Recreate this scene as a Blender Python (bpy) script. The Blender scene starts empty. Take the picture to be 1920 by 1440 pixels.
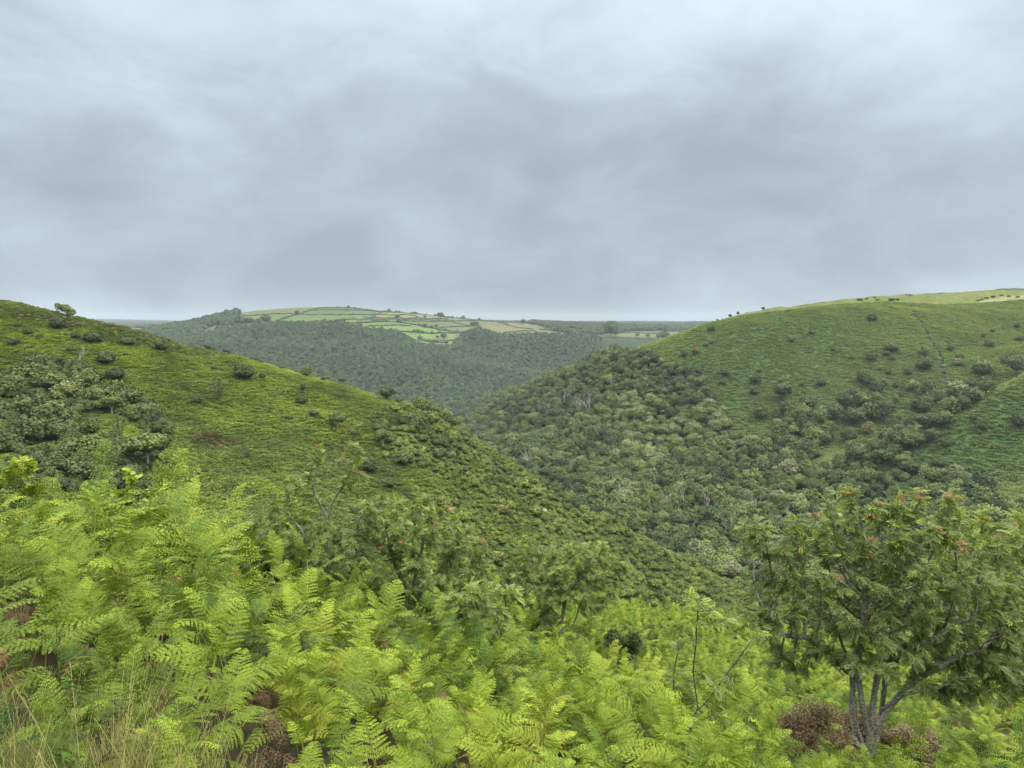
import bpy, math, random
import numpy as np
from mathutils import Vector

# ------------------------------------------------------------------ camera, sky, sun, exposure
scene = bpy.context.scene
F = 1423.0; CU, CV = 960.0, 720.0          # focal length in pixels of a 1920 x 1440 picture
PITCH = math.atan(120.0 / F)
cam_d = bpy.data.cameras.new("Camera"); cam = bpy.data.objects.new("Camera", cam_d)
scene.collection.objects.link(cam); scene.camera = cam
cam_d.sensor_width = 36.0; cam_d.lens = 36.0 * F / 1920.0
cam_d.clip_start = 0.05; cam_d.clip_end = 60000
cam.location = (0, 0, 0); cam.rotation_euler = (math.pi / 2 - PITCH, 0, 0)

SUN_ELEV, SUN_AZ = 50.0, 105.0               # azimuth from +Y towards +X
world = bpy.data.worlds.new("World"); scene.world = world; world.use_nodes = True
def build_world():
    nt = world.node_tree; N = nt.nodes; L = nt.links; N.clear()
    def nd(t, **k):
        n = N.new(t)
        for a, b in k.items(): setattr(n, a, b)
        return n
    def math_(op, a, b=None, c=None, clamp=False):
        n = nd('ShaderNodeMath', operation=op, use_clamp=clamp)
        for i, v in enumerate((a, b, c)):
            if v is None: continue
            if isinstance(v, (int, float)): n.inputs[i].default_value = v
            else: L.new(v, n.inputs[i])
        return n.outputs[0]
    out = nd('ShaderNodeOutputWorld'); 
    tc = nd('ShaderNodeTexCoord'); sep = nd('ShaderNodeSeparateXYZ'); L.new(tc.outputs['Generated'], sep.inputs[0])
    X, Y, Z = sep.outputs
    zz = math_('ADD', math_('MAXIMUM', Z, 0.0), 0.30)
    cmb = nd('ShaderNodeCombineXYZ')
    L.new(math_('DIVIDE', X, zz), cmb.inputs[0]); L.new(math_('DIVIDE', Y, zz), cmb.inputs[1])
    def noise(scale, det, rough, dist, off):
        mp = nd('ShaderNodeMapping'); mp.inputs['Location'].default_value = off
        mp.inputs['Scale'].default_value = (1, 1, 1.9); mp.inputs['Rotation'].default_value = (.0, .38, 0)
        L.new(tc.outputs['Generated'], mp.inputs[0])
        n = nd('ShaderNodeTexNoise'); L.new(mp.outputs[0], n.inputs['Vector'])
        n.inputs['Scale'].default_value = scale; n.inputs['Detail'].default_value = det
        n.inputs['Roughness'].default_value = rough; n.inputs['Distortion'].default_value = dist
        return n.outputs['Fac']
    n1 = noise(2.0, 2, .45, .15, (3.1, 1.7, 0)); n2 = noise(5.0, 7, .56, .35, (7.3, 2.2, 0))
    def blob(u, v, rad, amt):                 # a broad thick or thin place in the cloud sheet, by direction
        t = (CV - v) / F; s = (u - CU) / F; c, sn = math.cos(PITCH), math.sin(PITCH)
        d = Vector((s, c + t * sn, -sn + t * c)).normalized()
        vm = nd('ShaderNodeVectorMath', operation='DISTANCE')
        L.new(tc.outputs['Generated'], vm.inputs[0]); vm.inputs[1].default_value = d
        g = math_('DIVIDE', vm.outputs['Value'], rad)
        g = math_('POWER', 2.718, math_('MULTIPLY', math_('MULTIPLY', g, g), -1.0))
        return math_('MULTIPLY', g, amt)
    acc = math_('MULTIPLY', math_('SUBTRACT', n1, .5), .9)
    acc = math_('ADD', acc, math_('MULTIPLY', math_('SUBTRACT', n2, .5), 1.05))
    for b in BLOBS: acc = math_('ADD', acc, blob(*b))
    # brightening with height (an overcast sky is brightest overhead) and a pale band at the horizon
    up = math_('MULTIPLY', math_('MAXIMUM', math_('SUBTRACT', Z, .0), 0.0), 1.0)
    acc = math_('ADD', acc, math_('MULTIPLY', up, 1.15))
    hz = math_('POWER', 2.718, math_('MULTIPLY', math_('MAXIMUM', Z, 0.0), -24.0))
    acc = math_('ADD', acc, math_('MULTIPLY', hz, .10))
    acc = math_('ADD', math_('MULTIPLY', acc, 1.05), .26)
    ramp = nd('ShaderNodeValToRGB'); L.new(acc, ramp.inputs[0])
    e = ramp.color_ramp.elements
    cols = [(0.0, (.315, .372, .420)), (.3, (.398, .470, .535)), (.6, (.532, .626, .708)), (1.0, (.70, .79, .89))]
    e[0].position = 0; e[0].color = (*cols[0][1], 1); e[1].position = 1; e[1].color = (*cols[3][1], 1)
    for p, c in cols[1:3]:
        k = e.new(p); k.color = (*c, 1)
    # unseen sky above the frame, boosted to light the vegetation
    zen = nd('ShaderNodeMapRange'); zen.interpolation_type = 'SMOOTHSTEP'
    L.new(Z, zen.inputs['Value']); zen.inputs['From Min'].default_value = .37; zen.inputs['From Max'].default_value = .68
    zen.inputs['To Min'].default_value = 1.0; zen.inputs['To Max'].default_value = ZENITH
    neu = nd('ShaderNodeMapRange'); neu.interpolation_type = 'SMOOTHSTEP'; L.new(Z, neu.inputs['Value'])
    neu.inputs['From Min'].default_value = .36; neu.inputs['From Max'].default_value = .6
    wmx = nd('ShaderNodeMix', data_type='RGBA'); L.new(neu.outputs[0], wmx.inputs['Factor']); L.new(ramp.outputs[0], wmx.inputs['A'])
    wmx.inputs['B'].default_value = (.78, .765, .70, 1)             # unseen overhead sky whitened to warm the light on the greens
    mul = nd('ShaderNodeVectorMath', operation='SCALE'); L.new(wmx.outputs['Result'], mul.inputs[0]); L.new(zen.outputs[0], mul.inputs['Scale'])
    bg1 = nd('ShaderNodeBackground'); L.new(mul.outputs[0], bg1.inputs[0]); bg1.inputs[1].default_value = .67
    sky = nd('ShaderNodeTexSky'); sky.sky_type = 'NISHITA'; sky.sun_disc = False
    sky.sun_elevation = math.radians(SUN_ELEV); sky.sun_rotation = math.radians(SUN_AZ)
    sky.air_density = 1.0; sky.dust_density = 3.0
    bg2 = nd('ShaderNodeBackground'); L.new(sky.outputs[0], bg2.inputs[0]); bg2.inputs[1].default_value = .05
    mx = nd('ShaderNodeMixShader'); mx.inputs[0].default_value = .04
    L.new(bg1.outputs[0], mx.inputs[1]); L.new(bg2.outputs[0], mx.inputs[2]); L.new(mx.outputs[0], out.inputs[0])
ZENITH = 4.4
BLOBS = [(1060, 300, .26, -.30), (40, 370, .22, -.34), (480, 440, .20, -.22), (1500, 480, .25, -.12), (300, 150, .15, .30), (120, 560, .12, .16),
         (380, 320, .07, .14), (1150, 60, .26, .16), (880, 470, .09, .10), (60, 540, .10, .06), (1780, 240, .22, -.02), (700, 30, .2, .1)]
build_world()
sun_d = bpy.data.lights.new("Sun", 'SUN'); sun_d.energy = 1.5; sun_d.angle = math.radians(10); sun_d.color = (1, .95, .86)
sun = bpy.data.objects.new("Sun", sun_d); scene.collection.objects.link(sun)
_el, _az = math.radians(SUN_ELEV), math.radians(SUN_AZ)
_d = Vector((math.sin(_az) * math.cos(_el), math.cos(_az) * math.cos(_el), math.sin(_el)))
sun.rotation_euler = _d.to_track_quat('Z', 'Y').to_euler()
vs = scene.view_settings; vs.view_transform = 'Standard'; vs.look = 'None'; vs.exposure = 0.95; vs.gamma = 1.0
cy = scene.cycles
cy.max_bounces = 4; cy.diffuse_bounces = 3; cy.glossy_bounces = 1; cy.transmission_bounces = 3; cy.volume_bounces = 0
cy.transparent_max_bounces = 4; cy.use_denoising = True; cy.denoiser = 'OPENIMAGEDENOISE'; cy.denoising_input_passes = 'RGB_ALBEDO_NORMAL'; cy.denoising_prefilter = 'ACCURATE'; cy.use_adaptive_sampling = False; cy.sample_clamp_indirect = 4
cy.caustics_reflective = False; cy.caustics_refractive = False
HAZE = 0.000075

# ------------------------------------------------------------------ small helpers
rng = np.random.default_rng(7); random.seed(7)
COL = scene.collection
def ray(u, v):
    """picture point -> (x/Y, z/Y) of the view ray"""
    t = (CV - v) / F; s = (u - CU) / F; c, sn = math.cos(PITCH), math.sin(PITCH)
    dy = c + t * sn
    return s / dy, (-sn + t * c) / dy
def at(u, v, Y):
    a, e = ray(u, v); return np.array([a * Y, Y, e * Y])
def to_px(x, y, z):
    c, sn = math.cos(PITCH), math.sin(PITCH)
    d = y * c - z * sn; h = y * sn + z * c
    return CU + F * x / d, CV - F * h / d
def _hash(ix, iy, s):
    h = (ix.astype(np.int64) * 374761393 + iy.astype(np.int64) * 668265263 + s * 974711) & 0x7fffffff
    h = ((h ^ (h >> 13)) * 1274126177) & 0x7fffffff
    return ((h ^ (h >> 16)) & 0xffff) / 65535.0
def vnoise(x, y, s=0):
    ix, iy = np.floor(x), np.floor(y); fx, fy = x - ix, y - iy
    fx = fx * fx * (3 - 2 * fx); fy = fy * fy * (3 - 2 * fy)
    a = _hash(ix, iy, s); b = _hash(ix + 1, iy, s); c = _hash(ix, iy + 1, s); d = _hash(ix + 1, iy + 1, s)
    return (a + (b - a) * fx) * (1 - fy) + (c + (d - c) * fx) * fy
def fbm(x, y, o=4, s=0):
    r = 0; a = .5; n = 0
    for k in range(o):
        r = r + a * vnoise(x * 2 ** k, y * 2 ** k, s + k * 17); n += a; a *= .5
    return r / n
def inpoly(u, v, P):
    u = np.asarray(u); v = np.asarray(v); r = np.zeros(u.shape, bool); n = len(P)
    for i in range(n):
        x1, y1 = P[i]; x2, y2 = P[(i + 1) % n]
        if y1 == y2: continue
        c = ((y1 > v) != (y2 > v)) & (u < (x2 - x1) * (v - y1) / (y2 - y1) + x1)
        r ^= c
    return r

class MB:
    """collects vertices, faces, a float attribute 'lv' per vertex and a material slot per face"""
    def __init__(s): s.v = []; s.f = []; s.a = []; s.m = []; s.n = 0
    def add(s, V, Fc, lv=.5, mat=0):
        V = np.asarray(V, float).reshape(-1, 3); Fc = np.asarray(Fc, int)
        s.v.append(V); s.f.append(Fc + s.n); s.n += len(V)
        s.a.append(np.broadcast_to(np.asarray(lv, float), (len(V),)).copy()); s.m.append(np.full(len(Fc), mat))
        return s
    def merge(s, o, R=None, T=None, sc=1.0):
        n0 = s.n
        for V, A in zip(o.v, o.a):
            W = V * sc
            if R is not None: W = W @ R.T
            if T is not None: W = W + T
            s.v.append(W); s.a.append(A)
        for f, m in zip(o.f, o.m): s.f.append(f + n0); s.m.append(m)
        s.n += o.n
    def mesh(s, name, mats, smooth=False):
        me = bpy.data.meshes.new(name)
        if s.n == 0: return me
        V = np.vstack(s.v); me.vertices.add(len(V)); me.vertices.foreach_set('co', V.ravel())
        idx = np.concatenate([f.ravel() for f in s.f]); tot = np.concatenate([np.full(len(f), f.shape[1]) for f in s.f])
        me.loops.add(len(idx)); me.loops.foreach_set('vertex_index', idx.astype(np.int32))
        st = np.concatenate([[0], np.cumsum(tot)[:-1]])
        me.polygons.add(len(tot)); me.polygons.foreach_set('loop_start', st.astype(np.int32))
        mi = np.concatenate(s.m)
        if mi.any(): me.polygons.foreach_set('material_index', mi.astype(np.int32))
        if smooth: me.polygons.foreach_set('use_smooth', np.ones(len(tot), bool))
        at_ = me.attributes.new('lv', 'FLOAT', 'POINT'); at_.data.foreach_set('value', np.concatenate(s.a).astype(np.float32))
        me.update(calc_edges=True)
        for m in (mats if isinstance(mats, (list, tuple)) else [mats]): me.materials.append(m)
        return me
def obj(name, me, parent=None, loc=None, col=COL):
    o = bpy.data.objects.new(name, me)
    if col is not None: col.objects.link(o)
    if parent is not None: o.parent = parent
    if loc is not None: o.location = loc
    return o
def tag(o, label=None, cat=None, group=None, kind=None, tint=None):
    if label: o['label'] = label
    if cat: o['category'] = cat
    if group: o['group'] = group
    if kind: o['kind'] = kind
    if tint is not None: o['tint'] = float(tint)
    return o
def quads_from(P, Nn, T, w, h):
    """leaf quads at P with normal Nn, long direction T"""
    B = np.cross(Nn, T); n = len(P)
    w = np.broadcast_to(w, (n,))[:, None] * .5; h = np.broadcast_to(h, (n,))[:, None] * .5
    V = np.stack([P - B * w * .55 - T * h, P + B * w * .9 - T * h * .3, P + B * w * .3 + T * h, P - B * w + T * h * .35], 1).reshape(-1, 3)
    return V, np.arange(4 * n).reshape(n, 4)
def unit(a): return a / np.maximum(np.linalg.norm(a, axis=-1, keepdims=True), 1e-9)
def tube(mb, P, R, sides=5, lv=.5, mat=0):
    P = np.asarray(P, float); R = np.asarray(R, float); n = len(P)
    T = np.gradient(P, axis=0); T = unit(T)
    ref = np.array([0, 0, 1.]) if abs(T[0][2]) < .9 else np.array([1., 0, 0])
    A = unit(np.cross(T, ref)); B = np.cross(T, A)
    ang = np.arange(sides) * 2 * math.pi / sides
    V = P[:, None] + (A[:, None] * np.cos(ang)[None, :, None] + B[:, None] * np.sin(ang)[None, :, None]) * R[:, None, None]
    i = np.arange(n - 1)[:, None] * sides; j = np.arange(sides)[None]; k = (j + 1) % sides
    Fc = np.stack([i + j, i + k, i + k + sides, i + j + sides], -1).reshape(-1, 4)
    mb.add(V.reshape(-1, 3), Fc, lv, mat)

# ------------------------------------------------------------------ materials
def mat_new(name):
    m = bpy.data.materials.new(name); m.use_nodes = True; nt = m.node_tree
    for n in list(nt.nodes): nt.nodes.remove(n)
    return m, nt.nodes, nt.links
def foliage(name, pal, trans=0.0, nscale=.05, namt=.35, lvlo=.6, lvhi=1.35, rough=.65, spec=.25, tips=None, patch=None):
    """pal: colours along the plant's own tint; lv: per-leaf variation; tips: colour mixed in where lv > .8"""
    m, N, L = mat_new(name)
    out = N.new('ShaderNodeOutputMaterial'); bs = N.new('ShaderNodeBsdfPrincipled')
    bs.inputs['Roughness'].default_value = rough; bs.inputs['Specular IOR Level'].default_value = spec
    a = N.new('ShaderNodeAttribute'); a.attribute_type = 'INSTANCER'; a.attribute_name = 'tint'
    geo = N.new('ShaderNodeNewGeometry')
    ns = N.new('ShaderNodeTexNoise'); L.new(geo.outputs['Position'], ns.inputs['Vector'])
    ns.inputs['Scale'].default_value = nscale; ns.inputs['Detail'].default_value = 3
    mm = N.new('ShaderNodeMath'); mm.operation = 'MULTIPLY_ADD'; L.new(ns.outputs['Fac'], mm.inputs[0]); mm.inputs[1].default_value = namt
    mm.inputs[2].default_value = -namt * .5
    ad = N.new('ShaderNodeMath'); ad.operation = 'ADD'; L.new(a.outputs['Fac'], ad.inputs[0]); L.new(mm.outputs[0], ad.inputs[1])
    rp = N.new('ShaderNodeValToRGB'); L.new(ad.outputs[0], rp.inputs[0])
    e = rp.color_ramp.elements; k = len(pal)
    e[0].position = 0; e[0].color = (*pal[0], 1); e[1].position = 1; e[1].color = (*pal[-1], 1)
    for i in range(1, k - 1): e.new(i / (k - 1)).color = (*pal[i], 1)
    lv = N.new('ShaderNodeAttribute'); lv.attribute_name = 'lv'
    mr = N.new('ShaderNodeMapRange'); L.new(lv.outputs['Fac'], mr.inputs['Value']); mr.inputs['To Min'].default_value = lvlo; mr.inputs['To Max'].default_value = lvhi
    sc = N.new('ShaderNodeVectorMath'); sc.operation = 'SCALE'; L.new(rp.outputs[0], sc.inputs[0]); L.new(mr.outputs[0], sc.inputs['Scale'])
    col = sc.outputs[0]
    if tips:
        mx = N.new('ShaderNodeMix'); mx.data_type = 'RGBA'
        m2 = N.new('ShaderNodeMapRange'); L.new(lv.outputs['Fac'], m2.inputs['Value']); m2.inputs['From Min'].default_value = .70; m2.inputs['From Max'].default_value = 1.0; m2.inputs['To Max'].default_value = .85
        L.new(m2.outputs[0], mx.inputs['Factor']); L.new(col, mx.inputs['A']); mx.inputs['B'].default_value = (*tips, 1); col = mx.outputs['Result']
    L.new(col, bs.inputs['Base Color'])
    if trans > 0:
        tr = N.new('ShaderNodeBsdfTranslucent'); s2 = N.new('ShaderNodeVectorMath'); s2.operation = 'MULTIPLY'
        L.new(col, s2.inputs[0]); s2.inputs[1].default_value = (1.05, 1.15, .5); L.new(s2.outputs[0], tr.inputs[0])
        mi = N.new('ShaderNodeMixShader'); mi.inputs[0].default_value = trans
        L.new(bs.outputs[0], mi.inputs[1]); L.new(tr.outputs[0], mi.inputs[2]); L.new(mi.outputs[0], out.inputs[0])
    else: L.new(bs.outputs[0], out.inputs[0])
    return m
def bark(name, c1, c2, scale=8.):
    m, N, L = mat_new(name)
    out = N.new('ShaderNodeOutputMaterial'); bs = N.new('ShaderNodeBsdfPrincipled'); bs.inputs['Roughness'].default_value = .8
    bs.inputs['Specular IOR Level'].default_value = .2
    tc = N.new('ShaderNodeTexCoord'); mp = N.new('ShaderNodeMapping'); L.new(tc.outputs['Object'], mp.inputs[0]); mp.inputs['Scale'].default_value = (1, 1, 1.8)
    ns = N.new('ShaderNodeTexNoise'); L.new(mp.outputs[0], ns.inputs['Vector']); ns.inputs['Scale'].default_value = scale; ns.inputs['Detail'].default_value = 5
    rp = N.new('ShaderNodeValToRGB'); L.new(ns.outputs['Fac'], rp.inputs[0]); e = rp.color_ramp.elements
    e[0].position = .38; e[0].color = (*c1, 1); e[1].position = .62; e[1].color = (*c2, 1)
    bp = N.new('ShaderNodeBump'); L.new(ns.outputs['Fac'], bp.inputs['Height']); bp.inputs['Strength'].default_value = .5; bp.inputs['Distance'].default_value = .01
    L.new(bp.outputs[0], bs.inputs['Normal'])
    L.new(rp.outputs[0], bs.inputs['Base Color']); L.new(bs.outputs[0], out.inputs[0])
    return m
M = {}
M['oak'] = foliage('oak_leaves', [(.028, .050, .016), (.046, .078, .020), (.072, .110, .026), (.110, .150, .034), (.150, .165, .085)], nscale=.02, namt=.3)
M['far_oak'] = foliage('far_wood_leaves', [(.018, .042, .018), (.032, .066, .024), (.048, .088, .027), (.070, .115, .033)], nscale=.006, namt=.5)
M['shrub'] = foliage('shrub_leaves', [(.028, .044, .012), (.048, .076, .016), (.078, .112, .022), (.112, .145, .030), (.130, .105, .045)], nscale=.06, namt=.3)
M['hill_bracken'] = foliage('hillside_bracken', [(.110, .088, .042), (.098, .124, .036), (.138, .194, .040), (.195, .255, .046), (.28, .325, .06)], trans=.3, nscale=.11, namt=.75, lvlo=.45, lvhi=1.5)
M['far_bracken'] = foliage('far_hillside_bracken', [(.125, .150, .062), (.140, .188, .070), (.172, .230, .076), (.215, .270, .084), (.27, .31, .09)], trans=.3, nscale=.015, namt=.35, lvlo=.6, lvhi=1.4)
M['bracken'] = foliage('bracken_fronds', [(.026, .060, .014), (.062, .118, .015), (.120, .190, .018), (.195, .270, .022), (.26, .31, .035)], trans=.14, nscale=1.4, namt=.8, lvlo=.40, lvhi=1.3, rough=.6, spec=.15, tips=(.32, .37, .040))
M['dead_frond'] = foliage('dead_fronds', [(.06, .035, .02), (.14, .075, .035), (.22, .14, .07)], trans=.15, nscale=1.5, namt=.5)
M['rowan'] = foliage('rowan_leaves', [(.080, .118, .040), (.125, .180, .056), (.185, .240, .080), (.24, .29, .07), (.42, .42, .06)], trans=.32, nscale=1.2, namt=.35, lvlo=.55, lvhi=1.45, rough=.5, spec=.28, tips=(.20, .27, .10))
M['young_leaf'] = foliage('young_leaves', [(.16, .25, .04), (.26, .34, .05), (.46, .44, .06)], trans=.35, nscale=2, namt=.4, rough=.45, spec=.4)
M['berry'] = foliage('berries', [(.22, .10, .045), (.30, .15, .07), (.26, .09, .045)], nscale=3, namt=.6, rough=.4, spec=.5)
M['scrub'] = foliage('scrub_leaves', [(.040, .056, .014), (.070, .098, .018), (.108, .145, .024), (.155, .190, .032), (.15, .12, .05)], nscale=.05, namt=.45, lvlo=.45, lvhi=1.5)
M['gorse'] = foliage('gorse_spines', [(.040, .075, .024), (.075, .120, .034), (.12, .16, .05)], nscale=1.0, namt=.4)
M['dead_gorse'] = foliage('dead_gorse_spines', [(.070, .050, .028), (.135, .098, .056), (.21, .165, .10)], nscale=2.5, namt=.8, lvlo=.5, lvhi=1.6)
M['grass'] = foliage('grass_blades', [(.10, .14, .035), (.20, .23, .06), (.36, .31, .15)], trans=.25, nscale=3, namt=.4)
M['bark'] = bark('grey_lichen_bark', (.075, .068, .052), (.27, .27, .23), 45)
M['twig'] = bark('dark_twig_bark', (.035, .028, .022), (.13, .11, .09), 20)
M['dead_wood'] = bark('bleached_dead_wood', (.20, .18, .15), (.42, .40, .36), 1.2)
M['pale_bark'] = bark('pale_birch_bark', (.28, .28, .24), (.50, .50, .45), 1.5)
M['far_bark'] = bark('woodland_bark', (.05, .045, .035), (.12, .11, .09), 2)
M['stem'] = foliage('bracken_stems', [(.09, .11, .025), (.16, .19, .035), (.22, .19, .05)], nscale=2, namt=.5, rough=.4, spec=.4)

# ------------------------------------------------------------------ the terrain: one height function over azimuth and distance
KD = [-180, -120, -60, -34, -28, -15, 0, 10, 25, 36, 55, 80, 120, 180]      # fall of the near slope by direction
KV = [-.30, -.18, .00, .085, .118, .225, .312, .342, .368, .372, .33, .16, -.12, -.30]
def plane_z(x, y):                      # the slope the camera stands on
    th = np.degrees(np.arctan2(x, y)); return -1.7 - np.interp(th, KD, KV) * np.hypot(x, y)
EDGE = [(-500, 7), (0, 7.5), (400, 7.5), (600, 11), (800, 13), (1000, 16), (1200, 26), (1400, 28), (1600, 24), (1920, 22), (2500, 20)]
# each feature: (u, v, Y) picture height at a distance, or (u, None, Y, z)
FEAT = [
 ('gully', [(-500, 1300, 90), (0, 1300, 90), (400, 1310, 92), (600, 1310, 110), (800, 1320, 130), (1000, 1311, 150), (1200, 1300, 140), (1400, 1345, 110), (1600, 1350, 100), (1920, 1360, 95), (2500, 1350, 95)]),
 ('face_base', [(-500, 950, 150), (0, 960, 150), (200, 960, 155), (400, 985, 165), (600, 1010, 178), (800, 1090, 195), (1000, 1180, 230), (1200, 1205, 262), (1400, 1230, 262), (1600, 1225, 265), (1920, 1180, 250), (2500, 1150, 240)]),
 ('face_mid', [(-500, 740, 225), (0, 760, 225), (200, 780, 225), (400, 805, 230), (600, 850, 235), (800, 900, 245), (1000, 1000, 265), (1200, 1085, 285), (1400, 1180, 290), (1600, 1180, 295), (1920, 1090, 290), (2500, 1050, 290)]),
 ('crest', [(-500, 470, 300), (-100, 545, 300), (0, 563, 300), (120, 592, 300), (250, 619, 300), (400, 659, 300), (560, 701, 300), (700, 738, 300), (770, 764, 300), (850, 802, 300), (930, 852, 300), (1000, 895, 300), (1100, 960, 305), (1200, 1014, 310), (1300, 1070, 315), (1400, 1128, 320), (1500, 1148, 325), (1600, 1150, 325), (1920, 1010, 325), (2500, 990, 325)]),
 ('valley', [(-500, None, 380, -100), (400, None, 380, -108), (800, None, 385, -115), (1000, None, 385, -121), (1200, None, 385, -127), (1400, None, 375, -127), (1600, None, 370, -122), (1800, 1010, 350), (1920, 985, 345), (2500, 960, 345)]),
 ('foot', [(-500, None, 600, -125), (600, None, 700, -138), (800, None, 700, -138), (900, None, 640, -132), (1000, None, 470, -121), (1200, 965, 440), (1400, 990, 430), (1600, 980, 425), (1800, 925, 405), (1920, 900, 395), (2500, 850, 390)]),
 ('near_spur', [(-500, None, 750, -135), (600, None, 800, -142), (800, None, 800, -142), (900, 835, 750), (1000, 862, 560), (1200, 900, 500), (1400, 915, 480), (1500, 905, 472), (1600, 885, 465), (1730, 803, 460), (1830, 752, 460), (1920, 706, 460), (2500, 500, 450)]),
 ('spur_back', [(-500, None, 850, -138), (600, None, 900, -144), (800, None, 900, -144), (900, 812, 850), (1000, 832, 620), (1200, 855, 555), (1400, 868, 520), (1600, 832, 515), (1730, 836, 515), (1830, 800, 520), (1920, 770, 530), (2500, 620, 530)]),
 ('hill_mid', [(-500, None, 950, -140), (600, None, 1000, -146), (800, None, 1000, -146), (900, 806, 900), (1000, 785, 720), (1100, 782, 655), (1200, 762, 620), (1300, 742, 605), (1400, 740, 592), (1600, 702, 610), (1730, 700, 605), (1830, 670, 630), (1920, 642, 650), (2500, 560, 660)]),
 ('hill_crest', [(-500, None, 1050, -145), (600, None, 1070, -150), (800, None, 1060, -149), (855, 806, 1000), (900, 777, 960), (950, 752, 910), (1000, 724, 860), (1052, 705, 815), (1100, 689, 780), (1140, 672, 755), (1190, 655, 735), (1240, 640, 722), (1280, 626, 715), (1320, 609, 710), (1400, 590, 715), (1500, 579, 735), (1560, 573, 745), (1660, 566, 765), (1770, 571, 775), (1920, 562, 800), (2500, 540, 820)]),
 ('pasture', [(-500, None, 1110, -150), (600, None, 1120, -154), (850, None, 1090, -150), (1000, None, 930, -82), (1200, None, 790, -36), (1280, 630, 760), (1320, 610, 740), (1400, 588, 745), (1450, 577, 765), (1560, 567, 850), (1660, 556, 900), (1760, 552, 950), (1920, 541, 960), (2500, 520, 980)]),
 ('back_dip', [(-500, None, 1160, -152), (600, None, 1170, -156), (850, None, 1160, -157), (1000, None, 1200, -150), (1200, None, 1200, -112), (1320, None, 1250, -75), (1560, None, 1250, -40), (1920, None, 1300, -20), (2500, None, 1300, -20)]),
 ('wood_foot', [(-500, 690, 1250), (300, 690, 1300), (400, 705, 1300), (600, 742, 1300), (700, 765, 1300), (850, 782, 1250), (1000, 732, 1500), (1200, 692, 1500), (1300, 680, 1550), (1920, 660, 1650), (2500, 650, 1650)]),
 ('ridge_a', [(-500, 650, 1450), (300, 655, 1480), (400, 668, 1480), (600, 696, 1500), (700, 703, 1500), (800, 690, 1540), (850, 688, 1560), (900, 690, 1600), (950, 700, 1650), (1000, 716, 1680), (1200, 675, 1700), (1300, 665, 1750), (1920, 650, 1850), (2500, 645, 1850)]),
 ('ridge_b', [(-500, 638, 1650), (300, 638, 1680), (400, 642, 1680), (600, 650, 1700), (700, 655, 1700), (800, 664, 1700), (850, 664, 1720), (900, 668, 1760), (950, 701, 1800), (1000, 715, 1830), (1200, 660, 1850), (1300, 658, 1900), (1920, 648, 2000), (2500, 640, 2000)]),
 ('wood_top', [(-500, 630, 1950), (200, 630, 1950), (300, 622, 1950), (360, 614, 1920), (440, 606, 1900), (500, 612, 1880), (560, 612, 1880), (640, 609, 1900), (700, 619, 1900), (760, 634, 1850), (800, 646, 1830), (850, 648, 1830), (890, 626, 1980), (950, 626, 2050), (1000, 629, 2080), (1100, 634, 2080), (1200, 642, 2050), (1300, 645, 2050), (1920, 640, 2200), (2500, 640, 2200)]),
 ('field_crest', [(-500, 625, 2500), (200, 617, 2600), (300, 615, 2600), (360, 609, 2300), (410, 595, 2250), (440, 587, 2250), (480, 583, 2300), (540, 578, 2400), (600, 576, 2500), (660, 577, 2500), (718, 584, 2500), (780, 589, 2560), (860, 598, 2600), (930, 603, 2650), (1000, 607, 2700), (1100, 612, 2700), (1240, 617, 2700), (1300, 619, 2700), (1920, 615, 2700), (2500, 615, 2700)]),
 ('plateau_dip', [(-500, 622, 3300), (300, 616, 3300), (400, None, 3200, -10), (660, None, 3200, 10), (1000, 608.5, 3200), (1300, 614, 3300), (2500, 612, 3300)]),
 ('plateau', [(-500, 612, 4600), (300, 611, 4600), (600, 606, 4500), (1000, 606, 4300), (1200, 609, 4400), (1260, 607.5, 4400), (1320, 606, 4500), (1920, 604, 4600), (2500, 604, 4600)]),
 ('low_land', [(-500, 606, 6000), (300, 606.5, 6000), (600, 606, 6000), (1000, 605.5, 5600), (1320, 607, 5600), (2500, 606, 5600)]),
 ('horizon_hills', [(-500, 599, 8000), (150, 599.5, 8000), (230, 600.5, 8000), (290, 603, 8000), (370, 604.5, 8000), (600, 604, 8000), (1000, 603.5, 8000), (1320, 604, 8000), (2500, 603, 8000)]),
 ('end', [(-500, None, 10000, -90), (2500, None, 10000, -90)]),
]
TH_F = np.radians(np.linspace(-54, 54, 1200))
TH_B = np.radians(np.arange(56, 305, 2.5))
def gsm(y, n):
    k = np.exp(-.5 * (np.arange(-3 * n, 3 * n + 1) / n) ** 2); k /= k.sum()
    return np.convolve(np.pad(y, 3 * n, mode='edge'), k, 'valid')
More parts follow.
